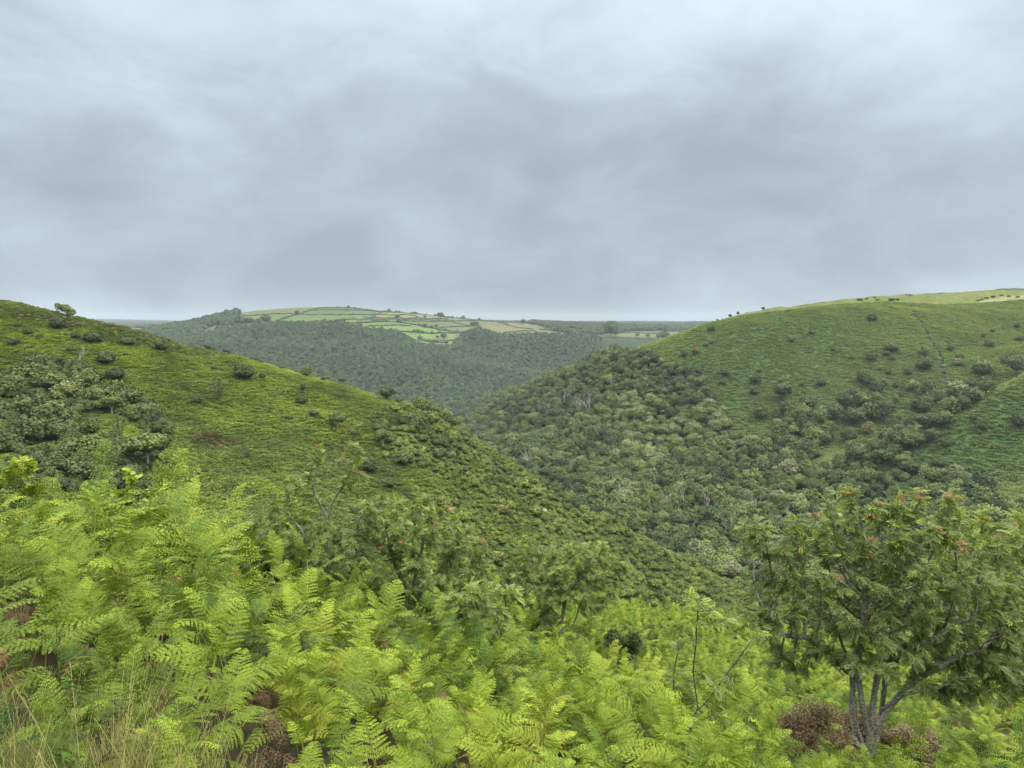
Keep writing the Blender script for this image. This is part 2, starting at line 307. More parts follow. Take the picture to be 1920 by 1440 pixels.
def feature_cols():
    R, Z = [], []
    def plane_key(fn_r):
        r = fn_r; R.append(r); Z.append(plane_z(r * np.sin(TH_F), r * np.cos(TH_F)))
    for rr in (.3, 1, 2, 4): plane_key(np.full_like(TH_F, rr))
    ed = sorted(math.atan(ray(u, 1100)[0]) for u, _ in EDGE)
    er = np.interp(TH_F, ed, [y for _, y in EDGE]) / np.cos(TH_F); er = gsm(er, 20)
    R.append(er * .8); Z.append(plane_z(R[-1] * np.sin(TH_F), R[-1] * np.cos(TH_F)))
    R.append(er * 1.05); Z.append(plane_z(R[-1] * np.sin(TH_F), R[-1] * np.cos(TH_F)))
    R.append(er * 1.5); Z.append(plane_z(R[-1] * np.sin(TH_F), R[-1] * np.cos(TH_F)) - .18 * er)
    for name, pts in FEAT:
        A, E, Yy = [], [], []
        for p in pts:
            if p[1] is None: a, _ = ray(p[0], 700); e = p[3] / p[2]
            else: a, e = ray(p[0], p[1])
            A.append(math.atan(a)); E.append(e); Yy.append(math.log(p[2]))
        n = 8 if name in ('crest', 'hill_crest', 'pasture', 'field_crest', 'near_spur', 'wood_top', 'hill_mid') else 22
        e = gsm(np.interp(TH_F, A, E), n); y = np.exp(gsm(np.interp(TH_F, A, Yy), n))
        R.append(y / np.cos(TH_F)); Z.append(e * y)
    return np.array(R), np.array(Z)
FR, FZ = feature_cols()
LR = np.concatenate([np.arange(math.log(.3), math.log(90), .022), np.arange(math.log(90), math.log(3200), .0066), np.arange(math.log(3200), math.log(9990), .016), [math.log(9990)]])
RR = np.exp(LR)
def pchip(x, y, q):
    h = np.diff(x); d = np.diff(y) / h
    m = np.zeros_like(y)
    w1 = 2 * h[1:] + h[:-1]; w2 = h[1:] + 2 * h[:-1]
    ok = d[1:] * d[:-1] > 0
    m[1:-1][ok] = ((w1 + w2)[ok]) / (w1[ok] / d[:-1][ok] + w2[ok] / d[1:][ok])
    m[0] = d[0]; m[-1] = d[-1]
    i = np.clip(np.searchsorted(x, q) - 1, 0, len(x) - 2); t = (q - x[i]) / h[i]
    return (1 + 2 * t) * (1 - t) ** 2 * y[i] + t * (1 - t) ** 2 * h[i] * m[i] + t * t * (3 - 2 * t) * y[i + 1] + t * t * (t - 1) * h[i] * m[i + 1]
def build_height():
    nF = len(TH_F); Zg = np.zeros((len(RR), nF + len(TH_B)))
    for j in range(nF):
        x = np.log(FR[:, j]); x = np.maximum.accumulate(x + np.arange(len(x)) * 1e-6)
        Zg[:, j] = pchip(x, FZ[:, j], LR)
    TH = np.concatenate([TH_F, TH_B])
    x = RR[:, None] * np.sin(TH)[None]; y = RR[:, None] * np.cos(TH)[None]
    # behind and beside the camera: the same slope, levelling out into rough moor
    pz = plane_z(x, y); bz = -1.7 + np.tanh((pz + 1.7) / 55.) * 55.
    w0 = Zg[:, -1 - len(TH_B)][:, None]; wl = Zg[:, 0][:, None]
    for k, th in enumerate(TH_B):
        j = nF + k; a = min(1, max(0, (math.degrees(th) - 54) / 40)); b = min(1, max(0, (306 - math.degrees(th)) / 40))
        a = a * a * (3 - 2 * a); b = b * b * (3 - 2 * b)
        if th < math.pi: Zg[:, j] = w0[:, 0] * (1 - a) + bz[:, j] * a
        else: Zg[:, j] = wl[:, 0] * (1 - b) + bz[:, j] * b
    r = RR[:, None]
    amp = np.clip((r - 60) / 120, 0, 1)
    Zg += amp * (fbm(x / 26, y / 26, 3, 5) - .5) * 2.6 * np.clip(r / 300, .5, 2.2)
    Zg += amp * (fbm(x / 7, y / 7, 2, 9) - .5) * 1.1 * np.clip(1400 / r, 0, 1)
    near = np.clip(1 - r / 60, 0, 1)
    Zg += near * (fbm(x / 1.4, y / 1.4, 3, 3) - .5) * .30 * np.clip(r / 3, 0, 1)
    return TH, Zg
TH_ALL, ZG = build_height()
THX = np.concatenate([TH_ALL, [TH_ALL[0] + 2 * math.pi]])
ZGX = np.concatenate([ZG, ZG[:, :1]], 1)
def height(x, y):
    x = np.asarray(x, float); y = np.asarray(y, float)
    th = np.arctan2(x, y); th = np.where(th < THX[0], th + 2 * math.pi, th); r = np.log(np.maximum(np.hypot(x, y), RR[0]))
    j = np.clip(np.searchsorted(THX, th) - 1, 0, len(THX) - 2); i = np.clip(np.searchsorted(LR, r) - 1, 0, len(LR) - 2)
    a = (th - THX[j]) / (THX[j + 1] - THX[j]); b = np.clip((r - LR[i]) / (LR[i + 1] - LR[i]), 0, 1)
    return (ZGX[i, j] * (1 - a) + ZGX[i, j + 1] * a) * (1 - b) + (ZGX[i + 1, j] * (1 - a) + ZGX[i + 1, j + 1] * a) * b
EL = ZG / RR[:, None]; HOR = np.maximum.accumulate(EL, 0)
def visible(x, y, h=1.0, slack=.0):
    th = np.arctan2(x, y); r = np.hypot(x, y); z = height(x, y)
    j = np.clip(np.searchsorted(TH_F, th), 0, len(TH_F) - 1); i = np.clip(np.searchsorted(LR, np.log(r)) - 3, 0, len(LR) - 1)
    return (z + h) / r > HOR[i, j] - slack
def hit(u, v, rmin=100., rmax=20000.):
    """where the view ray of a picture point meets the ground"""
    a, e = ray(u, v); th = math.atan(a); er = e * math.cos(th)
    j = int(np.clip(np.searchsorted(TH_F, th), 1, len(TH_F) - 1)); w = (th - TH_F[j - 1]) / (TH_F[j] - TH_F[j - 1])
    col = EL[:, j - 1] * (1 - w) + EL[:, j] * w
    k0 = np.searchsorted(RR, rmin); ok = np.nonzero((col[k0:] >= er) & (RR[k0:] <= rmax))[0]
    if len(ok) == 0:
        m = np.nonzero((RR >= rmin) & (RR <= rmax))[0]; i = m[np.argmax(col[m])]; r = RR[i]
    else:
        i = k0 + ok[0]
        if i > k0 and col[i] > col[i - 1]:
            t = (er - col[i - 1]) / (col[i] - col[i - 1]); r = math.exp(LR[i - 1] + t * (LR[i] - LR[i - 1]))
        else: r = RR[i]
    x, y = r * math.sin(th), r * math.cos(th)
    return x, y, float(height(x, y))

# picture outlines used once to decide which ground carries what
WOOD_MID = [(846, 812), (855, 790), (900, 762), (950, 737), (1000, 709), (1052, 689), (1125, 668), (1165, 664), (1225, 674), (1268, 692), (1318, 700), (1330, 742), (1362, 788), (1376, 825), (1430, 838), (1462, 800), (1500, 775), (1560, 790), (1560, 830), (1530, 862), (1480, 882), (1560, 890), (1600, 855), (1640, 830), (1700, 812), (1730, 835), (1700, 868), (1760, 895), (1830, 905), (1870, 945), (1960, 975), (2100, 1000), (2100, 1300), (1350, 1300), (846, 1100)]
WOOD_FAR = [(200, 640), (290, 620), (360, 603), (410, 592), (440, 586), (452, 590), (440, 600), (500, 611), (570, 611), (610, 607), (650, 610), (690, 620), (740, 624), (765, 640), (790, 652), (845, 653), (858, 640), (872, 627), (892, 622), (920, 629), (1000, 630), (1100, 633), (1128, 640), (1120, 665), (1060, 700), (1000, 740), (850, 820), (600, 790), (200, 700)]
WOOD_PLAT = [(1000, 606), (1100, 608), (1180, 610), (1245, 613), (1262, 621), (1180, 621), (1150, 629), (1100, 627), (1040, 622)]
SCRUB = [(700, 772), (735, 765), (790, 768), (850, 800), (930, 850), (1000, 878), (1100, 935), (1200, 985), (1400, 1090), (1500, 1110), (1700, 1130), (1700, 1300), (800, 1200), (820, 960), (860, 920), (800, 880), (720, 860)]
FIELDS = [
 ([(445, 596), (470, 585), (540, 577), (604, 575), (580, 581), (560, 589), (500, 590)], (.16, .19, .075)),
 ([(440, 600), (500, 590), (560, 589), (520, 604), (440, 604)], (.15, .21, .085)),
 ([(604, 575), (650, 574), (720, 583), (715, 585), (580, 581)], (.10, .15, .075)),
 ([(578, 581), (720, 583.5), (710, 590), (560, 589)], (.115, .185, .075)),
 ([(560, 589), (706, 590), (680, 598), (640, 599.5), (520, 604)], (.15, .225, .085)),
 ([(490, 611), (525, 604), (670, 599), (665, 608), (570, 612)], (.17, .25, .085)),
 ([(716, 584), (780, 587), (835, 594), (712, 589.5)], (.24, .25, .10)),
 ([(708, 589.5), (780, 590.5), (845, 598), (690, 596)], (.30, .26, .12)),
 ([(684, 596), (840, 597.5), (830, 601), (668, 600)], (.13, .18, .08)),
 ([(668, 600), (800, 599), (770, 605), (720, 603), (672, 605)], (.17, .20, .10)),
 ([(676, 606), (720, 603), (770, 606), (815, 617), (740, 612), (690, 612)], (.18, .26, .085)),
 ([(682, 612), (740, 611), (800, 614), (860, 624), (780, 622.5), (735, 620), (690, 621)], (.19, .29, .085)),
 ([(728, 623), (750, 623), (772, 635), (748, 636)], (.21, .32, .09)),
 ([(755, 622.5), (852, 625), (853, 638), (775, 635)], (.20, .30, .09)),
 ([(750, 636), (853, 638), (846, 644), (775, 644)], (.27, .27, .11)),
 ([(778, 644), (846, 644), (840, 652), (792, 653)], (.23, .33, .09)),
 ([(760, 604), (825, 602), (885, 611), (820, 615), (790, 611)], (.16, .19, .085)),
 ([(820, 615), (905, 611), (885, 623), (850, 622)], (.19, .22, .10)),
 ([(840, 597), (880, 599), (945, 604), (960, 611), (900, 610), (860, 604)], (.19, .20, .11)),
 ([(905, 610), (960, 611), (1002, 618), (950, 623), (885, 623)], (.25, .22, .13)),
 ([(945, 603), (1000, 607), (1002, 617), (960, 611)], (.22, .21, .12)),
 ([(950, 624), (1002, 619), (1000, 630), (940, 630)], (.19, .22, .11)),
 ([(1005, 616), (1095, 626), (1095, 631), (1010, 628)], (.20, .22, .11)),
 ([(1140, 622), (1245, 624), (1230, 632), (1100, 630)], (.20, .23, .11)),
 ([(1120, 633), (1260, 636), (1260, 665), (1100, 665)], (.045, .085, .040)),
]
PASTURE = [(1300, 600), (1450, 560), (1700, 545), (2000, 520), (2000, 556), (1920, 562), (1830, 569), (1770, 571), (1720, 569), (1660, 565), (1560, 572), (1500, 578), (1400, 590), (1330, 606)]

def terrain_colours(X, Y, Z):
    r = np.hypot(X, Y); u, v = to_px(X, np.maximum(Y, .1), Z); fr = (Y > .1) & (np.abs(X) < 1.4 * Y)
    n = fbm(X / 40, Y / 40, 4, 21)[..., None]; n2 = fbm(X / 6, Y / 6, 3, 31)[..., None]
    C = np.zeros(X.shape + (3,))
    C[:] = np.array([.030, .028, .013])                                   # litter and moss under the near bracken
    far = r > 60
    hill = np.array([.050, .085, .022]) * (1 - n) + np.array([.095, .130, .030]) * n
    C = np.where(far[..., None], hill * (.7 + .6 * n2), C)
    mid = (r > 345) & (r < 1060)
    midc = np.array([.038, .078, .030]) * (1 - n) + np.array([.055, .105, .036]) * n
    C = np.where(mid[..., None], midc * (.7 + .6 * n2), C)
    wood = fr & mid & inpoly(u, v, WOOD_MID)
    C[wood] = (.022, .034, .016)
    C[fr & (r > 120) & (r < 345) & inpoly(u, v, SCRUB)] *= .7
    past = fr & (r > 705) & (r < 1100) & inpoly(u, v, PASTURE)
    C[past] = (np.array([.075, .092, .020]) * (.8 + .4 * n[past]) * (.85 + .3 * n2[past]))
    C[fr & (r > 800) & (r < 1100) & inpoly(u, v, [(1830, 568), (1860, 558), (1960, 550), (1960, 562)])] = (.14, .14, .07)
    C[r >= 1060] = (.035, .06, .026)
    fl = fr & (r > 1850) & (r < 3000)
    k = fl & (v < 632); C[k] = np.array([.06, .085, .04])
    for P, c in FIELDS:
        q = fl & inpoly(u, v, P); C[q] = np.array(c) * [.38, .40, .32] * (.92 + .16 * n2[q])
    dist = r >= 2900
    fx, fy = np.floor(X / 260 + .4 * fbm(X / 500, Y / 500, 2, 4)), np.floor(Y / 330)
    hsh = _hash(fx, fy, 77)[..., None]
    patch = np.array([.035, .06, .035]) * (1 - hsh) + np.array([.075, .09, .05]) * hsh
    C = np.where(dist[..., None], patch, C)
    return C
def ground_material():
    m, N, L = mat_new('hill_ground')
    out = N.new('ShaderNodeOutputMaterial'); bs = N.new('ShaderNodeBsdfPrincipled'); bs.inputs['Roughness'].default_value = .9
    bs.inputs['Specular IOR Level'].default_value = .1
    a = N.new('ShaderNodeAttribute'); a.attribute_name = 'ground'
    geo = N.new('ShaderNodeNewGeometry')
    fac = None
    for sc, amt in ((3.0, .5), (.5, .45), (.12, .3)):
        ns = N.new('ShaderNodeTexNoise'); L.new(geo.outputs['Position'], ns.inputs['Vector']); ns.inputs['Scale'].default_value = sc; ns.inputs['Detail'].default_value = 4
        mr = N.new('ShaderNodeMapRange'); L.new(ns.outputs['Fac'], mr.inputs['Value']); mr.inputs['From Min'].default_value = .3; mr.inputs['From Max'].default_value = .7
        mr.inputs['To Min'].default_value = 1 - amt; mr.inputs['To Max'].default_value = 1 + amt
        if fac is None: fac = mr.outputs[0]
        else:
            q = N.new('ShaderNodeMath'); q.operation = 'MULTIPLY'; L.new(fac, q.inputs[0]); L.new(mr.outputs[0], q.inputs[1]); fac = q.outputs[0]
    s = N.new('ShaderNodeVectorMath'); s.operation = 'SCALE'; L.new(a.outputs['Color'], s.inputs[0]); L.new(fac, s.inputs['Scale'])
    L.new(s.outputs[0], bs.inputs['Base Color']); L.new(bs.outputs[0], out.inputs[0])
    return m
def build_terrain():
    nR, nT = ZG.shape
    X = RR[:, None] * np.sin(TH_ALL)[None]; Y = RR[:, None] * np.cos(TH_ALL)[None]
    V = np.stack([X, Y, ZG], -1).reshape(-1, 3)
    V = np.vstack([V, [[0, 0, -1.7]]])
    i = np.arange(nR - 1)[:, None] * nT; j = np.arange(nT)[None]; k = (j + 1) % nT
    Q = np.stack([i + j, i + nT + j, i + nT + k, i + k], -1).reshape(-1, 4)[:, ::-1]
    c = len(V) - 1; T = np.stack([np.full(nT, c), np.arange(nT), (np.arange(nT) + 1) % nT], -1)[:, ::-1]
    mb = MB(); mb.add(V, Q); mb.f.append(T); mb.m.append(np.zeros(len(T), int))
    me = mb.mesh('hills', ground_material(), smooth=True)
    C = terrain_colours(X, Y, ZG).reshape(-1, 3); C = np.vstack([C, C[:1]])
    ca = me.color_attributes.new('ground', 'FLOAT_COLOR', 'POINT')
    ca.data.foreach_set('color', np.hstack([C, np.ones((len(C), 1))]).astype(np.float32).ravel())
    tag(obj('hills', me), 'green hillsides and valley under bracken, woods and fields', 'hills', kind='structure')
build_terrain()

# ------------------------------------------------------------------ crowns and other far foliage
def ico(sub=1):
    import bmesh
    bm = bmesh.new(); bmesh.ops.create_icosphere(bm, subdivisions=sub, radius=1.0)
    V = np.array([v.co[:] for v in bm.verts]); Fc = np.array([[v.index for v in f.verts] for f in bm.faces]); bm.free()
    return V, Fc
ICO1, ICO2 = ico(1), ico(2)
def crown(seed, n, size, wid=.5, hgt=.85, base=.12, lobes=16, lean=0.0, flat=1.0, core=True, lobe_r=(.16, .28), mat=0):
    """unit-width crown standing on z=0: leaf clusters over many lobes"""
    g = np.random.default_rng(seed); mb = MB()
    d = unit(g.normal(size=(lobes, 3))); d[:, 2] = np.abs(d[:, 2]) * 1.0 - .25; d = unit(d)
    rad = g.uniform(*lobe_r, lobes); cz = base + (hgt - base) * .5
    sc = np.array([wid, wid, (hgt - base) * .5])
    C = d * (sc - rad[:, None] * np.array([1, 1, .9])) * g.uniform(.75, 1.0, (lobes, 1)) + [0, 0, cz]
    C = np.vstack([C, [[0, 0, cz]]]); rad = np.append(rad, min(wid, (hgt - base) / 2) * .75)
    C[:, 0] += lean * (C[:, 2] - base) ** 1.2
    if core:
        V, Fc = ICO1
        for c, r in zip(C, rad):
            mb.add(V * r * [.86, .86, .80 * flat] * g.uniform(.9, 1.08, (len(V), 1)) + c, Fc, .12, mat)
    k = g.choice(len(C), n, p=rad ** 2 / (rad ** 2).sum())
    nd = unit(g.normal(size=(n, 3))); nd[:, 2] = np.where(nd[:, 2] < -.3, -nd[:, 2], nd[:, 2])
    P = C[k] + nd * rad[k][:, None] * np.where(g.uniform(size=(n, 1)) < .25, g.uniform(1.0, 1.35, (n, 1)), g.uniform(.82, 1.1, (n, 1))) * [1, 1, .92 * flat]
    # drop leaves buried inside other lobes
    D = np.linalg.norm(P[:, None] - C[None], axis=2) / rad[None]; P_ok = (D < .8).sum(1) == 0
    P, nd, k = P[P_ok], nd[P_ok], k[P_ok]; m = len(P)
    nn = unit(nd + g.normal(size=(m, 3)) * .45 + [0, 0, .25]); T = unit(np.cross(nn, unit(g.normal(size=(m, 3)))))
    s = size * g.uniform(.6, 1.4, m)
    V, Fc = quads_from(P, nn, T, s, s * 1.3)
    lobe_v = g.uniform(.15, .75, len(C)); lv = np.clip(lobe_v[k] + g.normal(size=m) * .22, 0, 1)
    mb.add(V, Fc, np.repeat(lv, 4), mat)
    return mb
def trunk_into(mb, seed, h, r, forks=3, mat=1, spread=.22, top=.6):
    g = np.random.default_rng(seed)
    fz = h * g.uniform(.35, .55)
    tube(mb, [[0, 0, -.06], [g.uniform(-.01, .01), 0, fz * .5], [g.uniform(-.02, .02), g.uniform(-.02, .02), fz]], [r * 1.3, r, r * .8], 5, .5, mat)
    for i in range(forks):
        a = i * 2 * math.pi / forks + g.uniform(-.5, .5); s = spread * g.uniform(.7, 1.2)
        tube(mb, [[0, 0, fz * .9], [math.cos(a) * s * .5, math.sin(a) * s * .5, fz + (top - fz) * .45], [math.cos(a) * s, math.sin(a) * s, top]], [r * .7, r * .5, r * .25], 4, .5, mat)
PROTO = bpy.data.collections.new('prototypes')          # never linked to the scene: sources for the instanced ground cover
def proto_coll(name, meshes):
    c = bpy.data.collections.new(name)
    for i, me in enumerate(meshes): c.objects.link(bpy.data.objects.new('%s_%02d' % (name, i), me))
    return c
def scatter(name, coll, P, rot, scale, vi, tint, label, cat, extra=None):
    """one 'stuff' object whose points carry copies of the meshes in coll; scale may be n x 3; rot may be n x 3 eulers"""
    me = bpy.data.meshes.new(name); n = len(P)
    me.vertices.add(n); me.vertices.foreach_set('co', np.asarray(P, np.float32).ravel())
    sc = np.asarray(scale, np.float32); sc = sc if sc.ndim == 2 else np.repeat(sc[:, None], 3, 1)
    ro = np.asarray(rot, np.float32); ro = ro if ro.ndim == 2 else np.stack([np.zeros(n), np.zeros(n), ro], 1)
    a = me.attributes.new('sc', 'FLOAT_VECTOR', 'POINT'); a.data.foreach_set('vector', sc.ravel())
    a = me.attributes.new('ro', 'FLOAT_VECTOR', 'POINT'); a.data.foreach_set('vector', ro.astype(np.float32).ravel())
    a = me.attributes.new('vi', 'INT', 'POINT'); a.data.foreach_set('value', np.asarray(vi, np.int32))
    a = me.attributes.new('tint', 'FLOAT', 'POINT'); a.data.foreach_set('value', np.asarray(tint, np.float32))
    o = obj(name, me); ng = bpy.data.node_groups.new(name + '_cover', 'GeometryNodeTree')
    ng.interface.new_socket('Geometry', in_out='INPUT', socket_type='NodeSocketGeometry')
    ng.interface.new_socket('Geometry', in_out='OUTPUT', socket_type='NodeSocketGeometry')
    N, L = ng.nodes, ng.links; gi = N.new('NodeGroupInput'); go = N.new('NodeGroupOutput')
    ci = N.new('GeometryNodeCollectionInfo'); ci.inputs['Collection'].default_value = coll
    ci.inputs['Separate Children'].default_value = True; ci.inputs['Reset Children'].default_value = True
    ip = N.new('GeometryNodeInstanceOnPoints'); ip.inputs['Pick Instance'].default_value = True
    def attr(nm, ty):
        q = N.new('GeometryNodeInputNamedAttribute'); q.data_type = ty; q.inputs['Name'].default_value = nm; return q.outputs[0]
    L.new(gi.outputs[0], ip.inputs['Points']); L.new(ci.outputs[0], ip.inputs['Instance'])
    L.new(attr('vi', 'INT'), ip.inputs['Instance Index']); L.new(attr('sc', 'FLOAT_VECTOR'), ip.inputs['Scale'])
    er = N.new('FunctionNodeEulerToRotation'); L.new(attr('ro', 'FLOAT_VECTOR'), er.inputs[0]); L.new(er.outputs[0], ip.inputs['Rotation'])
    L.new(ip.outputs[0], go.inputs[0])
    md = o.modifiers.new('cover', 'NODES'); md.node_group = ng
    tag(o, label, cat, kind='stuff')
    return o
def jgrid(x0, x1, y0, y1, s, jit=.8, seed=1):
    g = np.random.default_rng(seed); nx, ny = int((x1 - x0) / s), int((y1 - y0) / s)
    X, Y = np.meshgrid(x0 + (np.arange(nx) + .5) * s, y0 + (np.arange(ny) + .5) * s)
    X = X.ravel() + g.uniform(-.5, .5, nx * ny) * s * jit; Y = Y.ravel() + g.uniform(-.5, .5, nx * ny) * s * jit
    return X, Y
def inview(x, y, marg=1.12):
    return (y > 1) & (np.abs(x) < .675 * marg * y)

TREES = {}
def tree_mesh(kind, i):
    key = (kind, i)
    if key in TREES: return TREES[key]
    if kind == 'oak':          # broad round woodland tree
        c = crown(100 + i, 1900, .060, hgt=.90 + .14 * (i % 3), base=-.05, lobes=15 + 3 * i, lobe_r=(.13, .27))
        t = MB(); trunk_into(t, i, .5, .028, 3, 0, .22, .5)
        r = (c.mesh('oak_crown', M['oak']), t.mesh('oak_trunk', M['far_bark']))
    elif kind == 'tall':       # taller, looser crown on a visible stem
        c = crown(200 + i, 1500, .066, wid=.42, hgt=1.45, base=.15, lobes=26, lobe_r=(.11, .20))
        t = MB(); trunk_into(t, 50 + i, .8, .022, 3, 0, .16, .95)
        r = (c.mesh('tall_crown', M['oak']), t.mesh('tall_trunk', M['pale_bark'] if i % 2 else M['far_bark']))
    elif kind == 'bush':       # low shrub, foliage to the ground
        c = crown(300 + i, 1500, .055, hgt=.68 + .12 * (i % 3), base=-.12, lobes=12 + 3 * i, lobe_r=(.12, .24))
        t = MB(); trunk_into(t, 70 + i, .3, .02, 3, 0, .2, .3)
        r = (c.mesh('bush_crown', M['shrub']), t.mesh('bush_stems', M['far_bark']))
    elif kind == 'scrub':      # low loose thicket bush
        c = crown(350 + i, 1100, .075, hgt=.48 + .12 * (i % 3), base=-.12, lobes=11 + 2 * i, lobe_r=(.10, .24))
        t = MB(); trunk_into(t, 75 + i, .3, .02, 3, 0, .2, .3)
        r = (c.mesh('scrub_crown', M['scrub']), t.mesh('scrub_stems', M['far_bark']))
    elif kind == 'birch':      # small open tree, pale forked stems showing
        c = crown(400 + i, 1300, .055, hgt=.95, base=.30, lobes=18, lobe_r=(.12, .22))
        t = MB(); trunk_into(t, 90 + i, .7, .020, 3, 0, .30, .72)
        r = (c.mesh('birch_crown', M['shrub']), t.mesh('birch_trunk', M['pale_bark']))
    elif kind == 'wind':       # hawthorn combed to one side by the wind
        g = np.random.default_rng(500 + i); c = MB(); tt = np.linspace(-1, 1, 13) + g.normal(size=13) * .08
        C = np.stack([.42 * tt, g.normal(size=13) * .10, .44 - .20 * tt + g.normal(size=13) * .05], 1); rr = g.uniform(.09, .19, 13)
        for q, r_ in zip(C, rr): V, Fc = ICO1; c.add(V * r_ * .75 * g.uniform(.8, 1.15, (len(V), 1)) + q, Fc, .12)
        k = g.integers(0, 13, 1300); nd = unit(g.normal(size=(1300, 3))); P = C[k] + nd * rr[k][:, None] * g.uniform(.8, 1.35, (1300, 1)) - [.05, 0, 0]
        T = unit(nd + [-1.2, 0, .4]); V, Fc = quads_from(P, unit(np.cross(T, unit(g.normal(size=(1300, 3))))), T, .04, .10); c.add(V, Fc, np.repeat(np.clip(.4 + g.normal(size=1300) * .2, 0, 1), 4))
        t = MB()
        for q in range(4): tube(t, [[.12, 0, -.05], [.08 - .05 * q, 0, .18], list(C[2 + 2 * q])], [.03, .02, .01], 4)
        r = (c.mesh('wind_crown', M['shrub']), t.mesh('wind_trunk', M['far_bark']))
    elif kind == 'sparse':     # thin twiggy shrub
        c = crown(600 + i, 700, .035, wid=.42, hgt=1.0, base=.05, lobes=12, core=False, lobe_r=(.16, .26))
        t = MB(); g = np.random.default_rng(600 + i)
        for q in range(26):
            a = g.uniform(0, 2 * math.pi); s = g.uniform(.05, .4)
            tube(t, [[0, 0, -.05], [math.cos(a) * s * .5, math.sin(a) * s * .5, .45], [math.cos(a) * s, math.sin(a) * s, g.uniform(.7, 1.0)]], [.012, .008, .003], 3)
        r = (c.mesh('sparse_crown', M['shrub']), t.mesh('sparse_stems', M['twig']))
    TREES[key] = r
    return r
CAT = {'scrub': 'bush', 'oak': 'tree', 'tall': 'tree', 'bush': 'bush', 'birch': 'tree', 'wind': 'tree', 'sparse': 'shrub'}
NAME = {'scrub': 'low_bush', 'oak': 'woodland_tree', 'tall': 'tall_tree', 'bush': 'round_bush', 'birch': 'birch_tree', 'wind': 'windblown_tree', 'sparse': 'twiggy_shrub'}
def place_tree(kind, x, y, w, label, group=None, tint=.5, rz=None, hs=1.0, var=None, z=None, name=None, cat=None, sink=.02):
    i = random.randrange(5) if var is None else var
    cm, tm = tree_mesh(kind, i); root = bpy.data.objects.new(name or NAME[kind], None); COL.objects.link(root)
    z = float(height(x, y)) if z is None else z
    root.location = (x, y, z - sink * w); root.scale = (w * random.uniform(.86, 1.16), w * random.uniform(.86, 1.16), w * hs * random.uniform(.88, 1.12))
    root.rotation_euler = (0, 0, random.uniform(0, 6.28) if rz is None else rz)
    tag(root, label, cat or CAT[kind], group)
    c = obj('crown', cm, root); c['tint'] = float(tint)
    obj('trunk' if kind not in ('bush', 'sparse', 'scrub') else 'stem', tm, root)
    root.empty_display_size = .1
    return root
def px_tree(kind, u, v, wpx, label, group=None, tint=.5, rmin=120, rmax=1050, hs=1.0, grow=1.0, **k):
    """u, v: middle of the bush in the picture; it stands a little lower"""
    vb = v + wpx * .30 * hs
    x, y, z = hit(u, vb, rmin, rmax); w = wpx / F * math.hypot(x, y) * grow
    return place_tree(kind, x, y, w, label, group, tint, hs=hs, z=z, **k)

# far wood on the middle hill (stuff: nobody could count it)
def crowns_lod(name, mat, n, size, seeds, **k):
    return proto_coll(name, [crown(s, n, size, **k).mesh(name, mat) for s in seeds])
def far_woods():
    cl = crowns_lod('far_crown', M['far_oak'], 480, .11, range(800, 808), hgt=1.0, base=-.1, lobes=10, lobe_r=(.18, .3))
    X, Y = jgrid(-1300, 1000, 1080, 2850, 8.6, .95, 3)
    k = inview(X, Y, 1.2); X, Y = X[k], Y[k]; Z = height(X, Y); u, v = to_px(X, Y, Z)
    k = (inpoly(u, v, WOOD_FAR) | (inpoly(u, v, WOOD_PLAT) & (vnoise(X / 60, Y / 60, 8) > .30))) & (np.hypot(X, Y) > 1080)
    # open clearings on the left shoulder
    clear = inpoly(u, v, [(385, 612), (480, 605), (520, 610), (430, 622), (390, 640), (375, 640)]) & (vnoise(X / 30, Y / 30, 5) > .35)
    k &= ~clear & visible(X, Y, 14, .002)
    X, Y, Z = X[k], Y[k], Z[k]; n = len(X); g = np.random.default_rng(5)
    s = g.uniform(9, 15, n) * (.85 + .3 * vnoise(X / 90, Y / 90, 2))
    t = np.clip(.0 + .6 * vnoise(X / 120, Y / 120, 6) + g.normal(size=n) * .30 + .1, 0, 1)
    print('far woods', n)
    scatter('far_wood', cl, np.stack([X, Y, Z + g.uniform(-1, 1.5, n)], 1), g.uniform(0, 6.28, n), s, g.integers(0, 8, n), t, 'bluish green oak wood covering the far hillside below the fields', 'woodland')
far_woods()
def distant_cover():
    """hedges and copses on the low plateau and the farthest ridges"""
    cl = bpy.data.collections['far_crown']; g = np.random.default_rng(15)
    X, Y = jgrid(-5200, 3400, 2500, 8200, 15, 1.0, 61); k = inview(X, Y, 1.05); X, Y = X[k], Y[k]
    wx, wy = X + 60 * vnoise(X / 150, Y / 150, 3), Y + 90 * vnoise(X / 170, Y / 170, 4)
    fx, fy = wx / 210 % 1, wy / 300 % 1
    hedge = (np.minimum(fx, 1 - fx) < .045) | (np.minimum(fy, 1 - fy) < .045); wood = fbm(X / 420, Y / 420, 3, 19) > .60
    k = (hedge | wood) & ((np.hypot(X, Y) > 2900) | (X > 60)) & visible(X, Y, 12, .0006); X, Y = X[k], Y[k]; wood = wood[k]; n = len(X); print('distant', n)
    s = np.where(wood, g.uniform(14, 24, n), g.uniform(9, 16, n)); sc = np.stack([s, s, s * g.uniform(.4, .75, n)], 1)
    scatter('distant_wood', cl, np.stack([X, Y, height(X, Y) - .5], 1), g.uniform(0, 6.28, n), sc, g.integers(0, 8, n), g.uniform(0, .45, n), 'dark copses and hedges on the low farthest ridges at the horizon', 'woodland')
distant_cover()

